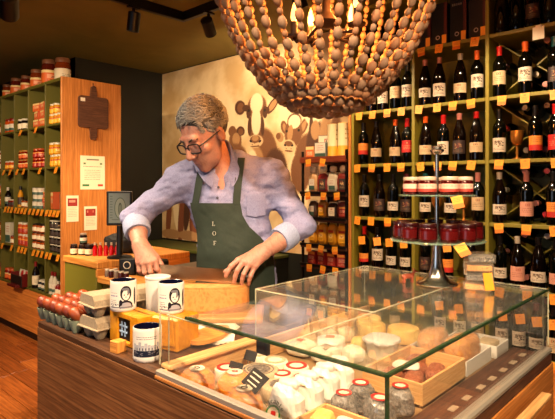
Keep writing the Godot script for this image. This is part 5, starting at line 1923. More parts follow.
func crate(at: Vector3, s: Vector3, turn: float, label: String) -> void:
	var o := thing("wooden_box", label, "box", at, turn)
	var t := 0.007
	part(o, "bottom", bxc(V(0, 0.004, 0), V(s.x, 0.008, s.z), 0.001, 2), M.crate_wood)
	for q in [-1.0, 1.0]:
		part(o, "side_board", bxc(V(q * (s.x - t) * 0.5, s.y * 0.5, 0), V(t, s.y, s.z), 0.001, 2), M.crate_wood)
		part(o, "end_board", bxc(V(0, s.y * 0.5, q * (s.z - t) * 0.5), V(s.x - 2 * t, s.y, t), 0.001, 0), M.crate_wood)

func tray_box(at: Vector3, s: Vector3, label: String) -> void:
	var o := thing("food_tray", label, "tray", at, 0.0)
	var t := 0.004
	part(o, "base", bxc(V(0, 0.003, 0), V(s.x, 0.006, s.z), 0.001), M.cheese_white)
	for q in [-1.0, 1.0]:
		part(o, "rim", bxc(V(q * s.x * 0.5, s.y * 0.5, 0), V(t, s.y, s.z), 0.001), M.bag_white, Vector3.ZERO, V(0, 0, 0))
		part(o, "rim", bxc(V(0, s.y * 0.5, q * s.z * 0.5), V(s.x, s.y, t), 0.001), M.bag_white)

# ---------------------------------------------------------------- stand of jam jars
func jam_jar(at: Vector3, label: String, red: bool, group: String) -> void:
	var o := thing("jam_jar", label, "jar", at, rng.randf() * TAU, group)
	part(o, "glass", lat([[0.0, 0.0], [0.027, 0.0], [0.029, 0.003], [0.029, 0.042], [0.026, 0.047], [0.0, 0.047]], 18), M.jam_red)
	part(o, "label", lat([[0.0294, 0.010], [0.0294, 0.036]], 18), M.jam_label if not red else M.jam_label_dark)
	part(o, "lid", lat([[0.0, 0.047], [0.028, 0.047], [0.0285, 0.049], [0.0285, 0.057], [0.027, 0.059], [0.0, 0.059]], 18), M.jam_lid if not red else M.jam_dark)

func cake_stand() -> void:
	mat("jam_red", Color(0.22, 0.015, 0.018), 0.08)
	mat("jam_dark", Color(0.16, 0.03, 0.03), 0.2)
	mat("jam_lid", Color(0.70, 0.60, 0.52), 0.3)
	print_mat("jam_label", Color(0.82, 0.68, 0.6), Color(0.5, 0.12, 0.1), Color(0.62, 0.2, 0.15), 2, 131)
	mat("jam_label_dark", Color(0.28, 0.04, 0.04), 0.2)
	var at := V(-0.765, 1.0650, -1.635)
	var o := thing("cake_stand", "two-tier glass cake stand on a steel foot holding jam jars", "cake stand", at)
	part(o, "foot", lat([[0.0, 0.0], [0.066, 0.0], [0.069, 0.003], [0.066, 0.007], [0.045, 0.014], [0.030, 0.03], [0.021, 0.06], [0.016, 0.10], [0.015, 0.142], [0.024, 0.148], [0.0, 0.148]], 32), M.steel)
	part(o, "plate", lat([[0.0, 0.149], [0.155, 0.149], [0.158, 0.152], [0.155, 0.155], [0.0, 0.155]], 40), M.plate_glass)
	part(o, "rod", lat([[0.0, 0.155], [0.007, 0.155], [0.007, 0.30], [0.007, 0.445], [0.0, 0.445]], 12), M.steel)
	part(o, "plate", lat([[0.008, 0.300], [0.125, 0.300], [0.128, 0.303], [0.125, 0.306], [0.008, 0.306]], 40), M.plate_glass)
	part(o, "knob", lat([[0.0, 0.44], [0.012, 0.443], [0.022, 0.452], [0.024, 0.458], [0.014, 0.462], [0.018, 0.469], [0.0, 0.473]], 16), M.steel)
	for i in 11:
		var a := TAU * i / 11 + 0.2
		jam_jar(at + V(sin(a) * 0.118, 0.1555, cos(a) * 0.118), "dark red jam jar on the lower plate of the cake stand", true, "jam jars on the lower plate")
	for i in 8:
		var a := TAU * i / 8 + 0.1
		jam_jar(at + V(sin(a) * 0.090, 0.3065, cos(a) * 0.090), "jam jar with cream label on the upper plate of the cake stand", false, "jam jars on the upper plate")
	part(o, "price_tag", tag_mesh(), M.tag_b, V(0.105, 0.285, 0.078), V(-0.2, 0.7, 0.2)).scale = Vector3.ONE * 0.7
	part(o, "price_tag", tag_mesh(), M.tag_b, V(0.128, 0.138, 0.098), V(-0.6, 0.7, 0.4)).scale = Vector3.ONE * 0.75
	# tubs beside the stand
	for k in 4:
		var t := thing("clear_tub", "clear tub of pale biscuits beside the cake stand, %s from the bottom" % ORD[k], "tub", V(-0.635 + 0.003 * (k % 2), 1.063 + 0.030 * k, -1.66), 0.3 + 0.1 * k, "stacked clear tubs")
		part(t, "tub", bxc(V(0, 0.0145, 0), V(0.085, 0.029, 0.085), 0.004), M.film)
		part(t, "contents", bx(V(0.076, 0.018, 0.076), 0.003), M.cheese_grey if k % 2 else M.ham, V(0, 0.012, 0))
	var tg := thing("price_card", "yellow price card leaning on the clear tubs", "card", V(-0.582, 1.063, -1.62), 0.9)
	part(tg, "card", bxc(V(0, 0.036, 0), V(0.032, 0.055, 0.002), 0.0), M.tag_b, Vector3.ZERO, V(-0.25, 0, 0))
	# little animal figure on the back edge of the case
	var an := thing("animal_figurine", "tiny terracotta animal figurine on the back edge of the glass case", "figurine", V(-0.855, 1.062, -1.60), 0.9)
	var f := MB.new()
	f.add(nets([cap(V(-0.014, 0.024, 0), 0.008, V(0.014, 0.025, 0), 0.009, 0.006), cap(V(0.016, 0.028, 0), 0.005, V(0.024, 0.042, 0), 0.005, 0.004), cap(V(0.024, 0.042, 0), 0.005, V(0.034, 0.040, 0), 0.003, 0.003),
		cap(V(-0.014, 0.02, 0.005), 0.004, V(-0.015, 0.003, 0.006), 0.003, 0.003), cap(V(-0.014, 0.02, -0.005), 0.004, V(-0.015, 0.003, -0.006), 0.003, 0.003),
		cap(V(0.014, 0.02, 0.005), 0.004, V(0.015, 0.003, 0.006), 0.003, 0.003), cap(V(0.014, 0.02, -0.005), 0.004, V(0.015, 0.003, -0.006), 0.003, 0.003),
		cap(V(0.022, 0.046, 0.003), 0.002, V(0.018, 0.052, 0.006), 0.0015, 0.002), cap(V(0.022, 0.046, -0.003), 0.002, V(0.018, 0.052, -0.006), 0.0015, 0.002)], 0.0018))
	part(an, "body", f.done(), plain(Color(0.55, 0.24, 0.14), 0.5))

# ---------------------------------------------------------------- wine
const CAPS := {"red": Color(0.62, 0.06, 0.06), "orange": Color(0.78, 0.32, 0.08), "black": Color(0.03, 0.03, 0.035), "pink": Color(0.62, 0.38, 0.34), "white": Color(0.66, 0.62, 0.55), "teal": Color(0.04, 0.28, 0.30), "plum": Color(0.30, 0.06, 0.10)}
const LABS := {"cream": 0, "white": 1, "red": 2, "amber": 3, "dark": 4, "pink": 5}

func bottle_meshes() -> void:
	# bordeaux and burgundy outlines
	meshes.bottle0 = lat([[0.0, 0.004], [0.03, 0.0], [0.036, 0.003], [0.0375, 0.008], [0.0375, 0.185], [0.0365, 0.198], [0.032, 0.211], [0.022, 0.225], [0.0165, 0.238], [0.0145, 0.252], [0.0142, 0.288], [0.0158, 0.290], [0.0158, 0.298], [0.0, 0.298]], 20)
	meshes.bottle1 = lat([[0.0, 0.004], [0.032, 0.0], [0.039, 0.004], [0.040, 0.010], [0.040, 0.150], [0.0385, 0.170], [0.0335, 0.195], [0.025, 0.222], [0.0185, 0.246], [0.0150, 0.262], [0.0145, 0.288], [0.0160, 0.290], [0.0160, 0.298], [0.0, 0.298]], 20)
	meshes.cap0 = lat([[0.0150, 0.240], [0.0160, 0.243], [0.0156, 0.286], [0.0168, 0.289], [0.0168, 0.2995], [0.0, 0.3]], 14)
	for v in 2:
		for h in 3:
			var r: float = [0.0379, 0.0404][v]
			var y0: float = [0.045, 0.05, 0.07][h]
			var y1: float = [0.128, 0.110, 0.150][h]
			meshes["lab%d%d" % [v, h]] = lat([[r, y0], [r, y1]], 14, -1.25, 1.25)
	mat("bottle_glass", Color(0.012, 0.014, 0.008), 0.06)
	mat("bottle_brown", Color(0.022, 0.010, 0.008), 0.06)
	print_mat("wl0", Color(0.70, 0.60, 0.46), Color(0.25, 0.16, 0.1), Color(0.55, 0.32, 0.18), 0, 201)
	print_mat("wl1", Color(0.74, 0.69, 0.61), Color(0.2, 0.17, 0.15), Color(0.35, 0.25, 0.18), 1, 202)
	print_mat("wl2", Color(0.66, 0.10, 0.10), Color(0.85, 0.7, 0.5), Color(0.45, 0.05, 0.06), 0, 203)
	print_mat("wl3", Color(0.82, 0.50, 0.18), Color(0.4, 0.18, 0.06), Color(0.68, 0.12, 0.08), 2, 204)
	print_mat("wl4", Color(0.16, 0.10, 0.09), Color(0.5, 0.38, 0.25), Color(0.35, 0.12, 0.1), 1, 205)
	print_mat("wl5", Color(0.74, 0.52, 0.44), Color(0.45, 0.2, 0.15), Color(0.6, 0.3, 0.24), 0, 206)

func bottle(at: Vector3, kind: int, capc: String, lab: String, lh: int, label: String, necktag := false) -> void:
	var o := thing("wine_bottle", label, "bottle", at, rng.randf_range(0.1, 0.5), "standing wine bottles")
	part(o, "glass", meshes["bottle%d" % kind], M.bottle_glass if kind == 0 else M.bottle_brown)
	part(o, "capsule", meshes.cap0, plain(CAPS[capc], 0.35))
	if lab != "":
		part(o, "label", meshes["lab%d%d" % [kind, lh]], M["wl%d" % LABS[lab]])
	if necktag:
		part(o, "neck_tag", tag_mesh(), M.tag_a, V(0.0, 0.205, 0.043), V(-0.15, 0, 0.12))

func wine_bottles() -> void:
	bottle_meshes()
	# rows by board: x, outline, capsule, label, label height, neck tag
	var rows := {
		4: [[-1.945, 1, "black", "cream", 1], [-1.848, 1, "black", "white", 0], [-1.754, 0, "white", "cream", 2], [-1.663, 0, "black", "white", 2], [-1.535, 1, "pink", "white", 1], [-1.437, 1, "pink", "white", 0], [-1.299, 1, "white", "cream", 1], [-1.195, 0, "orange", "white", 2], [-1.062, 0, "red", "cream", 2], [-0.918, 0, "orange", "white", 2], [-0.765, 0, "teal", "dark", 0]],
		3: [[-2.012, 0, "black", "amber", 2], [-1.905, 1, "black", "cream", 1], [-1.754, 1, "orange", "cream", 1], [-1.665, 0, "red", "red", 2], [-1.533, 1, "orange", "cream", 1], [-1.410, 0, "red", "white", 0], [-1.305, 1, "pink", "dark", 0], [-1.199, 1, "red", "cream", 1], [-1.062, 0, "black", "white", 0], [-0.865, 0, "black", "amber", 0], [-0.762, 0, "red", "red", 0]],
		2: [[-2.005, 0, "black", "white", 2], [-1.880, 1, "black", "dark", 0], [-1.772, 0, "black", "white", 1], [-1.670, 1, "plum", "dark", 0], [-1.533, 0, "teal", "white", 1], [-1.363, 0, "black", "white", 1], [-1.190, 0, "pink", "cream", 2], [-1.062, 1, "white", "white", 1], [-0.912, 0, "pink", "pink", 0], [-0.772, 0, "black", "amber", 0]],
		1: [[-2.005, 0, "red", "amber", 1, 1], [-1.896, 1, "black", "white", 2, 1], [-1.785, 0, "black", "white", 1, 1], [-1.678, 0, "black", "white", 1, 1], [-1.535, 0, "black", "dark", 0], [-1.383, 0, "black", "amber", 0, 1], [-1.236, 1, "black", "white", 0], [-1.058, 0, "black", "white", 1], [-0.961, 1, "white", "pink", 0], [-0.849, 1, "black", "white", 1], [-0.757, 0, "black", "pink", 1]],
		0: [[-1.43, 0, "black", "white", 0, 1], [-1.30, 1, "black", "white", 0, 1], [-1.19, 0, "plum", "cream", 0], [-1.05, 0, "black", "white", 0, 1], [-0.955, 0, "black", "white", 0, 1], [-0.86, 1, "plum", "white", 1, 1], [-0.77, 0, "black", "cream", 0, 1]],
		5: [[-1.05, 1, "black", "", 0], [-0.965, 0, "black", "", 0], [-0.88, 1, "black", "dark", 0], [-0.79, 0, "black", "", 0], [-2.0, 0, "black", "cream", 0], [-1.88, 0, "black", "cream", 0], [-1.76, 1, "plum", "white", 0]]}
	for k: int in rows:
		var n := 0
		for b in rows[k]:
			var lt: String = (b[3] + " label") if b[3] != "" else "no label"
			bottle(V(b[0], board_y(k) + 0.0005, -3.106), b[1], b[2], b[3], b[4], "%s-capped wine bottle, %s, %s board above plinth, %s from tin rack" % [b[2], lt, ORD[k], ORD[n]], b.size() > 5)
			n += 1
	# bottles lying in the crossed racks of the far bay: only their ends show
	for k in 6:
		var cx: float = (WX[2] + WX[3]) * 0.5
		var n := 0
		for q in [[-0.052, 0.055], [0.052, 0.055], [0.0, 0.118], [-0.175, 0.195], [0.175, 0.195], [-0.06, 0.305], [0.06, 0.305]]:
			if k == 5 and q[1] > 0.25:
				continue
			var o := thing("lying_bottle", "wine bottle lying in the crossed rack, %s board, %s" % [ORD[k], ["low by the upright", "low on the open side", "in the crossing's lower notch", "in the side notch by upright", "in the far side notch", "high by the upright", "high on the open side"][n]], "bottle", V(cx + q[0], board_y(k) + q[1], -3.464), 0.0, "lying wine bottles")
			part(o, "glass", meshes.bottle0, M.bottle_glass, V(0, 0, 0.0), V(PI / 2, 0, 0))
			part(o, "capsule", meshes.cap0, plain(CAPS[["plum", "pink", "red", "pink", "white"][(k * 3 + n) % 5]], 0.4), V(0, 0, 0.0), V(PI / 2, 0, 0))
			n += 1
	# goblets between the bottles
	mat("gold", Color(0.72, 0.46, 0.18), 0.3, 0.8)
	n_goblets()
	# black cartons on the top board of the middle bay
	var c := 0
	for q in [[-1.538, 0.085, 0.25], [-1.435, 0.10, 0.27], [-1.31, 0.10, 0.29], [-1.19, 0.10, 0.29]]:
		var o := thing("bottle_carton", ["slim black bottle carton at the chandelier end of the top board", "black bottle carton with oval seal, second on the top board", "black bottle carton with lettering, third on the top board", "dark brown bottle carton with seal beside the upright"][c], "box", V(q[0], board_y(5) + 0.0005, -3.14), 0.0, "bottle cartons")
		part(o, "carton", bxc(V(0, q[2] * 0.5, 0), V(q[1], q[2], 0.1), 0.002), plain([Color(0.05, 0.035, 0.035), Color(0.035, 0.03, 0.035), Color(0.03, 0.025, 0.03), Color(0.09, 0.055, 0.045)][c], 0.35))
		part(o, "edge_panel", bxc(V(q[1] * 0.5 - 0.004, q[2] * 0.5, 0.051), V(0.02, q[2] * 0.98, 0.001), 0.0), plain(Color(0.28, 0.08, 0.05), 0.4))
		if c > 0:
			part(o, "seal", lat([[0.009, 0.0], [0.014, 0.0], [0.014, 0.001], [0.009, 0.001]], 18), plain(Color(0.6, 0.52, 0.5), 0.4), V(-0.005, 0.05, 0.0505), V(PI / 2, 0, 0))
		if c == 2:
			for i in 5:
				part(o, "letter", bxc(V(-0.03 + i * 0.013, 0.235, 0.0508), V(0.006, 0.014, 0.001), 0.0), plain(Color(0.5, 0.45, 0.42), 0.5))
		part(o, "price_slip", bxc(V(q[1] * 0.5 - 0.012, 0.035, 0.0525), V(0.03, 0.055, 0.001), 0.0), M.tag_b)
		c += 1

func n_goblets() -> void:
	var n := 0
	for q in [[-0.961, 3], [-1.450, 2], [-1.275, 2]]:
		var o := thing("goblet", ["copper-gold goblet on the far bay board with a red label", "copper-gold goblet behind the cake stand rod", "copper-gold goblet between two white labels in the middle bay"][n], "goblet", V(q[0], board_y(q[1]) + 0.0005, -3.10))
		part(o, "cup", lat([[0.0, 0.075], [0.008, 0.075], [0.022, 0.085], [0.033, 0.108], [0.036, 0.135], [0.034, 0.165], [0.032, 0.165], [0.033, 0.135], [0.02, 0.09], [0.0, 0.082]], 20), M.gold)
		part(o, "stem", lat([[0.0, 0.0], [0.030, 0.0], [0.030, 0.003], [0.010, 0.009], [0.006, 0.02], [0.010, 0.035], [0.006, 0.05], [0.008, 0.075], [0.0, 0.076]], 20), M.gold)
		n += 1

# ---------------------------------------------------------------- jars and packets on the cubbyhole shelf
func product(at: Vector3, kind: String, w: float, h: float, col: Color, lid: Color, prt: String, label: String, cat: String, group: String) -> void:
	var nm: String = {"jar": "preserve_jar", "box": "food_carton", "tin": "food_tin", "bottle": "small_bottle", "bag": "food_bag"}[kind]
	var o := thing(nm, label, cat, at, rng.randf_range(-0.25, 0.35), group)
	var r := w * 0.5
	var R := func(x: float) -> float: return snappedf(x, 0.0005)
	match kind:
		"jar":
			part(o, "glass", lat([[0.0, 0.0], [R.call(r * 0.94), 0.0], [R.call(r), 0.004], [R.call(r), R.call(h * 0.74)], [R.call(r * 0.86), R.call(h * 0.84)], [0.0, R.call(h * 0.84)]], 14), plain(col, 0.12))
			part(o, "lid", lat([[0.0, R.call(h * 0.84)], [R.call(r * 0.9), R.call(h * 0.84)], [R.call(r * 0.92), R.call(h * 0.97)], [R.call(r * 0.86), R.call(h)], [0.0, R.call(h)]], 14), plain(lid, 0.35))
			if prt != "":
				part(o, "label", lat([[R.call(r + 0.0005), R.call(h * 0.14)], [R.call(r + 0.0005), R.call(h * 0.6)]], 14), M[prt])
		"tin":
			part(o, "can", lat([[0.0, 0.0], [R.call(r), 0.0], [R.call(r), 0.003], [R.call(r * 0.97), 0.005], [R.call(r * 0.97), R.call(h - 0.005)], [R.call(r), R.call(h - 0.003)], [R.call(r), R.call(h)], [0.0, R.call(h - 0.002)]], 16), M[prt] if prt != "" else plain(col, 0.3))
			part(o, "lid", lat([[0.0, 0.0], [R.call(r * 0.9), 0.0], [R.call(r * 0.9), 0.002], [0.0, 0.002]], 14), plain(lid, 0.3), V(0, h - 0.001, 0))
		"box":
			part(o, "carton", bx(V(w, h, w * 0.7).snapped(Vector3.ONE * 0.001), 0.002), plain(col, 0.5), V(0, h * 0.5, 0))
			if prt != "":
				part(o, "print", quad_mesh(), M[prt], V(0, h * 0.5, w * 0.35 + 0.001)).scale = V(w * 0.92, h * 0.94, 1)
		"bottle":
			part(o, "glass", lat([[0.0, 0.0], [R.call(r), 0.0], [R.call(r), R.call(h * 0.55)], [R.call(r * 0.8), R.call(h * 0.66)], [R.call(r * 0.4), R.call(h * 0.78)], [R.call(r * 0.38), R.call(h * 0.9)], [0.0, R.call(h * 0.9)]], 14), plain(col, 0.1))
			part(o, "cap", lat([[R.call(r * 0.4), R.call(h * 0.82)], [R.call(r * 0.46), R.call(h * 0.82)], [R.call(r * 0.46), R.call(h)], [0.0, R.call(h)]], 12), plain(lid, 0.35))
			if prt != "":
				part(o, "label", lat([[R.call(r + 0.0005), R.call(h * 0.12)], [R.call(r + 0.0005), R.call(h * 0.48)]], 14), M[prt])
		"bag":
			part(o, "pouch", pillow(snappedf(w, 0.01), snappedf(h, 0.01), snappedf(w * 0.6, 0.01), 0.45), plain(col, 0.35))
			part(o, "seal", bx(V(w * 0.9, 0.018, 0.004).snapped(Vector3.ONE * 0.001), 0.001), plain(lid, 0.4), V(0, h * 0.99, 0))
			if prt != "":
				part(o, "print", quad_mesh(), M[prt], V(0, h * 0.45, w * 0.3 + 0.002)).scale = V(w * 0.6, h * 0.55, 1)

func quad_mesh() -> Mesh:
	if not meshes.has("quad"):
		var m := MB.new()
		m.quad(V(-0.5, -0.5, 0), V(0.5, -0.5, 0), V(0.5, 0.5, 0), V(-0.5, 0.5, 0), V(0, 0, 1))
		meshes.quad = m.done()
	return meshes.quad

func left_products() -> void:
	print_mat("pr0", Color(0.84, 0.78, 0.66), Color(0.3, 0.2, 0.15), Color(0.6, 0.15, 0.1), 0, 301)
	print_mat("pr1", Color(0.86, 0.62, 0.12), Color(0.35, 0.15, 0.05), Color(0.65, 0.2, 0.08), 3, 302)
	print_mat("pr2", Color(0.62, 0.14, 0.10), Color(0.9, 0.75, 0.55), Color(0.85, 0.55, 0.2), 3, 303)
	print_mat("pr3", Color(0.80, 0.36, 0.12), Color(0.3, 0.1, 0.05), Color(0.86, 0.75, 0.5), 3, 304)
	print_mat("pr4", Color(0.78, 0.74, 0.66), Color(0.6, 0.1, 0.08), Color(0.2, 0.3, 0.25), 2, 305)
	print_mat("pr5", Color(0.20, 0.15, 0.12), Color(0.8, 0.65, 0.4), Color(0.5, 0.15, 0.1), 1, 306)
	var red := Color(0.42, 0.06, 0.04)
	var amb := Color(0.55, 0.24, 0.05)
	var yel := Color(0.72, 0.48, 0.08)
	var dk := Color(0.07, 0.04, 0.03)
	var wh := Color(0.72, 0.68, 0.6)
	var org := Color(0.66, 0.26, 0.07)
	var gold := Color(0.62, 0.42, 0.14)
	var teal := Color(0.12, 0.25, 0.22)
	# row, bay, kind, width, height, columns, stack, colour, lid, print, word
	var L := [
		[4, 4, "jar", 0.07, 0.09, 3, 2, yel, wh, "pr1", "small yellow jar with white lid"],
		[4, 3, "box", 0.13, 0.075, 2, 3, org, org, "pr3", "orange and red food carton"],
		[4, 3, "jar", 0.06, 0.12, 1, 1, yel, yel, "pr1", "yellow jar beside the cartons"],
		[4, 2, "jar", 0.075, 0.11, 2, 1, dk, wh, "pr0", "dark jar with cream label"],
		[4, 2, "bottle", 0.07, 0.22, 1, 1, wh, red, "pr4", "tall pale bottle with red cap"],
		[4, 1, "jar", 0.10, 0.14, 2, 1, org, red, "pr4", "orange preserve jar with red lid"],
		[4, 0, "jar", 0.09, 0.12, 3, 1, amb, gold, "pr0", "amber jar with gold lid"],
		[3, 4, "jar", 0.072, 0.105, 3, 2, yel, wh, "pr1", "yellow mustard jar with white lid"],
		[3, 3, "jar", 0.082, 0.088, 4, 2, red, org, "pr2", "red sauce jar with orange lid"],
		[3, 2, "jar", 0.080, 0.088, 4, 2, red, gold, "pr3", "brown-red sauce jar with gold lid"],
		[3, 1, "jar", 0.085, 0.085, 3, 1, org, wh, "pr1", "orange marmalade jar with white lid"],
		[3, 1, "jar", 0.07, 0.12, 1, 1, yel, red, "pr1", "tall yellow jar with red lid"],
		[3, 0, "jar", 0.085, 0.10, 3, 2, red, wh, "pr0", "red jar with white lid"],
		[2, 4, "box", 0.11, 0.15, 1, 1, org, org, "pr3", "brown upright carton"],
		[2, 4, "tin", 0.075, 0.07, 1, 2, teal, wh, "", "teal food tin"],
		[2, 3, "tin", 0.085, 0.062, 3, 3, wh, red, "pr4", "red and white fish tin"],
		[2, 3, "box", 0.10, 0.05, 1, 3, red, red, "pr2", "flat red carton"],
		[2, 2, "bottle", 0.055, 0.20, 3, 1, yel, dk, "pr5", "yellow oil bottle with dark cap"],
		[2, 2, "jar", 0.07, 0.075, 4, 1, amb, dk, "pr0", "amber jar with black lid"],
		[2, 1, "bottle", 0.06, 0.19, 3, 1, dk, wh, "pr4", "dark vinegar bottle with white cap"],
		[2, 1, "jar", 0.07, 0.07, 4, 1, red, wh, "pr5", "small red jar with white lid"],
		[2, 0, "jar", 0.085, 0.11, 3, 2, org, dk, "pr3", "orange jar with black lid"],
		[1, 4, "jar", 0.075, 0.068, 3, 4, dk, wh, "pr5", "dark chutney jar with white lid"],
		[1, 3, "jar", 0.078, 0.075, 4, 3, amb, dk, "pr0", "amber honey jar with black lid"],
		[1, 2, "jar", 0.075, 0.11, 3, 2, org, wh, "pr2", "orange pepper jar with white lid"],
		[1, 1, "box", 0.10, 0.20, 2, 1, wh, wh, "pr4", "white upright carton with red print"],
		[1, 1, "jar", 0.07, 0.08, 2, 1, amb, red, "pr0", "amber jar with red lid"],
		[1, 0, "jar", 0.08, 0.10, 3, 2, amb, red, "pr3", "brown jar with red lid"],
		[0, 4, "bottle", 0.055, 0.19, 3, 1, wh, red, "pr4", "white sauce bottle with red cap"],
		[0, 4, "bottle", 0.05, 0.12, 3, 1, red, wh, "pr0", "small red bottle with white cap"],
		[0, 3, "bottle", 0.065, 0.24, 4, 1, dk, red, "pr0", "tall dark bottle with red cap"],
		[0, 3, "jar", 0.065, 0.09, 4, 1, dk, wh, "pr4", "dark jar with white lid"],
		[0, 1, "jar", 0.085, 0.11, 3, 1, red, org, "pr3", "red jar with orange lid"],
		[0, 0, "jar", 0.09, 0.12, 3, 1, org, red, "pr1", "orange jar with red lid"]]
	var depth_used := {}
	var sums := {}
	for q in L:
		var key0 := "%d%d" % [q[0], q[1]]
		if not sums.has(key0):
			sums[key0] = []
		sums[key0].append(q)
	for key0: String in sums:
		var g: Array = sums[key0]
		var wide: float = LX[g[0][1] + 1] - LX[g[0][1]] - 0.028
		var last := 0.0
		if g.size() > 1:
			last = g[1][5] * g[1][3] * 1.06
		while g[0][5] > 1 and g[0][5] * g[0][3] * 1.06 + last > wide:
			g[0][5] -= 1
		while g.size() > 1 and g[1][5] > 1 and g[0][5] * g[0][3] * 1.06 + g[1][5] * g[1][3] * 1.06 > wide:
			g[1][5] -= 1
	for q in L:
		var k: int = q[0]
		var b: int = q[1]
		var x0: float = LX[b] + 0.008
		var x1: float = LX[b + 1] - 0.016
		var key := "%d%d" % [k, b]
		var second: bool = depth_used.has(key)
		var cols: int = q[5]
		var w: float = q[3]
		# the second kind of a compartment stands in front, towards the end panel
		var zf := LF - 0.02 - w * 0.5
		var gap := w * 1.06
		var start := x0 + gap * 0.5 + 0.003
		if second:
			start = x1 - gap * (cols - 0.5) - 0.004
		for i in cols:
			for s in q[6]:
				if s > 0 and s == q[6] - 1 and i == cols - 1 and cols > 2:
					continue
				product(V(start + i * gap, lboard_y(k) + 0.0005 + q[4] * 1.001 * s, zf + rng.randf_range(-0.004, 0.004)), q[2], w, q[4], q[7], q[8], q[9], "%s, %s row up, %s compartment from the oak panel" % [q[10], ORD[k], ORD[4 - b]], {"jar": "jar", "box": "carton", "tin": "tin", "bottle": "bottle", "bag": "bag"}[q[2]], "%s, row %s, compartment %s" % [q[10], ORD[k], ORD[4 - b]])
		depth_used[key] = true
	# red crate of packets in the lowest row
	var cr := thing("red_crate", "red crate of small packets jutting out of the lowest compartment", "crate", V((LX[2] + LX[3]) * 0.5, lboard_y(0) + 0.0005, LF - 0.06))
	for s in [-1.0, 1.0]:
		part(cr, "side_board", bxc(V(s * 0.125, 0.06, 0), V(0.01, 0.12, 0.2), 0.002), plain(Color(0.35, 0.05, 0.04), 0.4))
		part(cr, "end_board", bxc(V(0, 0.05, s * 0.1), V(0.26, 0.10, 0.01), 0.002), plain(Color(0.12, 0.07, 0.05), 0.4))
	part(cr, "bottom", bxc(V(0, 0.006, 0), V(0.24, 0.012, 0.19), 0.001), plain(Color(0.12, 0.07, 0.05), 0.4))
	part(cr, "drip_board", bxc(V(0, 0.01, 0.12), V(0.2, 0.02, 0.06), 0.002), plain(Color(0.3, 0.05, 0.04), 0.4))
	for i in 5:
		product(cr.position + V(-0.09 + i * 0.045, 0.0125, 0.02), "bag", 0.05, 0.12, Color(0.6, 0.08, 0.06) if i % 2 else wh, wh, "", "red or white sweet packet standing in the red crate", "bag", "packets in the red crate")
	# big preserve jars on top of the shelf
	var n := 0
	for q in [[-5.72, 0.10, 0.16], [-5.60, 0.10, 0.15], [-5.47, 0.12, 0.19], [-5.34, 0.10, 0.16], [-5.23, 0.10, 0.18], [-5.11, 0.12, 0.21], [-4.97, 0.12, 0.20], [-4.84, 0.11, 0.24], [-4.70, 0.13, 0.25], [-4.55, 0.14, 0.25]]:
		product(V(q[0], 2.3085, -2.0 - 0.06 * (n % 2)), "jar", q[1], q[2], Color(0.30, 0.08, 0.04) if n % 3 else Color(0.42, 0.16, 0.05), Color(0.45, 0.28, 0.18), "pr0" if n % 2 else "pr3", "large preserve jar on top of the shelf, %s from the oak panel" % ORD[9 - n], "jar", "jars on top of the shelf")
		n += 1

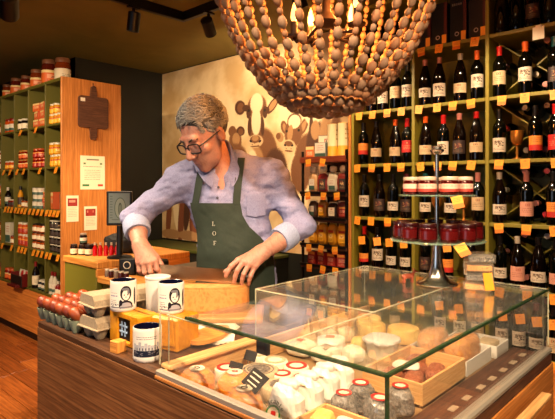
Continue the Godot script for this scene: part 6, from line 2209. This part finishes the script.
# ---------------------------------------------------------------- cash desk clutter
func desk_goods() -> void:
	var Y := 0.9505
	var YL := 0.8685
	# customer screen
	var img := Image.create(96, 112, false, Image.FORMAT_RGB8)
	img.fill(Color(0.44, 0.48, 0.46))
	disc(img, 52, 56, 26, 40, Color(0.30, 0.34, 0.30))
	disc(img, 52, 56, 23, 37, Color(0.50, 0.53, 0.48))
	disc(img, 52, 60, 9, 24, Color(0.26, 0.30, 0.26))
	disc(img, 52, 60, 6, 20, Color(0.52, 0.55, 0.5))
	img.fill_rect(Rect2i(50, 36, 4, 46), Color(0.28, 0.32, 0.27))
	for i in 9:
		img.fill_rect(Rect2i(6, 10 + i * 10, 12, 4), Color(0.36, 0.4, 0.38))
	img.fill_rect(Rect2i(14, 98, 70, 3), Color(0.35, 0.38, 0.35))
	var sm := tex_mat("screen_print", img, 0.2)
	sm.emission_enabled = true
	sm.emission_texture = sm.albedo_texture
	sm.emission_energy_multiplier = 0.16
	var s := thing("customer_screen", "black-framed customer screen with an oval leaf emblem", "screen", V(-2.87, Y - 0.0, -1.66), 0.86)
	part(s, "stand", lat([[0.0, 0.0], [0.075, 0.0], [0.078, 0.006], [0.07, 0.012], [0.02, 0.018], [0.018, 0.2], [0.0, 0.2]], 20), M.black_plastic)
	part(s, "housing", bxc(V(0, 0.31, 0.0), V(0.155, 0.215, 0.03), 0.005), M.black_plastic)
	part(s, "screen", quad_mesh(), sm, V(0, 0.312, 0.0165)).scale = V(0.128, 0.186, 1)
	# jars at the corner
	var n := 0
	for q in [[-3.215, -1.53], [-3.165, -1.56], [-3.115, -1.58], [-3.19, -1.60], [-3.14, -1.63]]:
		product(V(q[0], Y, q[1]), "jar", 0.046, 0.07, Color(0.10, 0.04, 0.03), Color(0.12, 0.05, 0.04), "pr0", "small dark jar with cream label on the cash desk corner", "jar", "small jars on the desk")
		n += 1
	product(V(-3.175, Y + 0.0705, -1.575), "jar", 0.046, 0.07, Color(0.10, 0.04, 0.03), Color(0.5, 0.45, 0.4), "pr4", "small dark jar standing on the other desk jars", "jar", "")
	for i in 5:
		product(V(-3.07 + i * 0.026, Y, -1.60 - i * 0.024), "bottle", 0.03, 0.085, Color(0.62, 0.04, 0.04), Color(0.7, 0.6, 0.5), "", "little bright red bottle in the row on the cash desk", "bottle", "little red bottles")
	# black bag slumped behind the bottles
	var bg := thing("black_bag", "slumped black cloth bag on the cash desk in front of the oak panel", "bag", V(-3.08, Y, -1.82), 0.7)
	part(bg, "bag", pillow(0.26, 0.13, 0.16, 0.6), plain(Color(0.03, 0.025, 0.03), 0.7))
	part(bg, "flap", pillow(0.14, 0.06, 0.10, 0.7), plain(Color(0.04, 0.03, 0.03), 0.6), V(0.05, 0.10, -0.01), V(0, 0, 0.2))
	part(bg, "handle", tubem([V(-0.06, 0.10, 0.02), V(-0.03, 0.16, 0.02), V(0.04, 0.175, 0.02), V(0.09, 0.13, 0.02)], [0.008], 8), plain(Color(0.05, 0.04, 0.04), 0.6))
	var bn := thing("food_packet", "small pale packet lying on the black bag", "packet", V(-3.02, Y + 0.165, -1.85), 0.5)
	part(bn, "packet", pillow(0.07, 0.03, 0.05, 0.5), M.label_cream)
	# card terminal and cable on the lower top
	var ct := thing("card_terminal", "black card terminal with round emblem at the step of the desk", "terminal", V(-2.715, YL, -1.63), 0.7)
	part(ct, "body", bxc(V(0, 0.05, 0), V(0.10, 0.10, 0.06), 0.008), M.black_plastic)
	part(ct, "emblem", lat([[0.018, 0.0], [0.023, 0.0], [0.023, 0.001], [0.018, 0.001]], 20), M.label_cream, V(0, 0.06, 0.031), V(PI / 2, 0, 0))
	part(ct, "keypad", bxc(V(0, 0.025, 0.031), V(0.07, 0.03, 0.003), 0.001), plain(Color(0.1, 0.1, 0.1), 0.5))
	var pr := thing("receipt_printer", "low black receipt printer on the low desk top", "printer", V(-2.60, YL, -1.72), 0.2)
	part(pr, "body", bxc(V(0, 0.045, 0), V(0.14, 0.09, 0.15), 0.01), M.black_plastic)
	part(pr, "paper", bxc(V(0.0, 0.095, 0.02), V(0.06, 0.012, 0.002), 0.0), M.white_paper)
	n = 0
	for q in [[-2.74, -1.505, 0.03], [-2.70, -1.51, 0.035], [-2.655, -1.515, 0.03], [-2.61, -1.52, 0.035], [-2.72, -1.545, 0.03], [-2.565, -1.525, 0.03]]:
		product(V(q[0], YL, q[1]), "jar", q[2], 0.045, [Color(0.5, 0.42, 0.36), Color(0.25, 0.1, 0.08)][n % 2], Color(0.7, 0.66, 0.6), "", "tiny sample jar at the edge of the low desk top", "jar", "sample jars on the low desk")
		n += 1
	# flat scale
	var sc := thing("flat_scale", "flat grey kitchen scale on the low wooden desk top", "scale", V(-2.41, YL, -1.945), 0.1)
	part(sc, "base", bxc(V(0, 0.02, 0), V(0.24, 0.03, 0.2), 0.006), M.black_plastic)
	part(sc, "plate", bxc(V(0, 0.045, 0), V(0.27, 0.016, 0.23), 0.006), plain(Color(0.35, 0.31, 0.27), 0.35))
	for sx in [-0.09, 0.09]:
		part(sc, "foot", bxc(V(sx, 0.003, 0.08), V(0.02, 0.006, 0.02), 0.001), M.black_plastic)
		part(sc, "foot", bxc(V(sx, 0.003, -0.08), V(0.02, 0.006, 0.02), 0.001), M.black_plastic)

# ---------------------------------------------------------------- packets on the display rack
func rack_goods() -> void:
	print_mat("tall_tin", Color(0.84, 0.78, 0.6), Color(0.55, 0.4, 0.15), Color(0.85, 0.6, 0.15), 2, 320)
	var z := -3.12
	var wh := Color(0.78, 0.72, 0.58)
	var yel := Color(0.82, 0.56, 0.10)
	var n := 0
	# top board: picture tins and two tall tins
	for q in [["tin", 0.085, 0.27, -2.20, "pr1"], ["tin", 0.085, 0.27, -2.295, "pr1"]]:
		product(V(q[3], RY[4] + 0.0005, z), "tin", q[1], q[2], wh, wh, "tall_tin" , "tall cream and yellow tin on the display rack's top board", "tin", "tall tins")
	product(V(-2.395, RY[4] + 0.0005, z), "box", 0.10, 0.135, Color(0.42, 0.44, 0.42), wh, "pr4", "small grey picture carton beside the tall tins", "carton", "")
	product(V(-2.50, RY[4] + 0.0005, z), "box", 0.08, 0.11, Color(0.75, 0.5, 0.3), wh, "pr3", "small orange picture carton at the rack's end", "carton", "")
	product(V(-2.42, RY[4] + 0.0005, z - 0.11), "box", 0.14, 0.20, Color(0.55, 0.45, 0.36), wh, "pr0", "taller brown carton behind the picture cartons", "carton", "")
	# second: white bell-topped bags with dark print
	for i in 4:
		product(V(-2.478 + i * 0.094, RY[3] + 0.0005, z), "bag", 0.09, 0.15, [Color(0.75, 0.58, 0.4), Color(0.5, 0.12, 0.08), Color(0.74, 0.68, 0.58), Color(0.45, 0.13, 0.08)][i], wh, "pr5" if i % 2 else "pr4", "%s biscuit bag with pale gathered top on the rack" % ["tan", "dark red", "cream", "brown-red"][i], "bag", "")
		var kn := thing("ribbon_bow", "pale ribbon bow on the %s biscuit bag" % ["tan", "dark red", "cream", "brown-red"][i], "bow", V(-2.478 + i * 0.094, RY[3] + 0.1595, z), 0.0)
		part(kn, "loop", pillow(0.06, 0.05, 0.04, 0.8), M.label_cream)
	# third: dark snack bags
	for i in 4:
		product(V(-2.478 + i * 0.094, RY[2] + 0.0005, z - 0.03 * (i % 2)), "bag", 0.09, [0.14, 0.13, 0.145, 0.12][i], [Color(0.12, 0.07, 0.05), Color(0.34, 0.26, 0.2), Color(0.45, 0.3, 0.12), Color(0.4, 0.12, 0.08)][i], wh, ["pr0", "pr1", "pr4", "pr2"][i], "%s snack bag on the rack's middle board" % ["black", "brown", "mustard", "maroon"][i], "bag", "")
	for i in 4:
		product(V(-2.478 + i * 0.094, RY[5] + 0.0005, z), "bag", 0.09, [0.13, 0.14, 0.12, 0.13][i], [Color(0.30, 0.2, 0.14), Color(0.62, 0.42, 0.14), Color(0.16, 0.09, 0.07), Color(0.42, 0.14, 0.09)][i], wh, ["pr4", "pr1", "pr0", "pr2"][i], "%s crisps bag on the narrow board under the biscuit bags" % ["brown", "golden", "black", "red"][i], "bag", "")
	# fourth: yellow pasta bags
	for i in 4:
		product(V(-2.478 + i * 0.094, RY[1] + 0.0005, z), "bag", 0.09, 0.165, yel, Color(0.7, 0.62, 0.3), "pr1", "yellow pasta bag in the row of the display rack", "bag", "yellow pasta bags")
	# lowest: red cartons
	for i in 4:
		product(V(-2.478 + i * 0.094, RY[0] + 0.0005, z), "box", 0.085, 0.10, Color(0.55, 0.10, 0.06), wh, "pr2", "red carton on the lowest rack board", "carton", "red cartons")
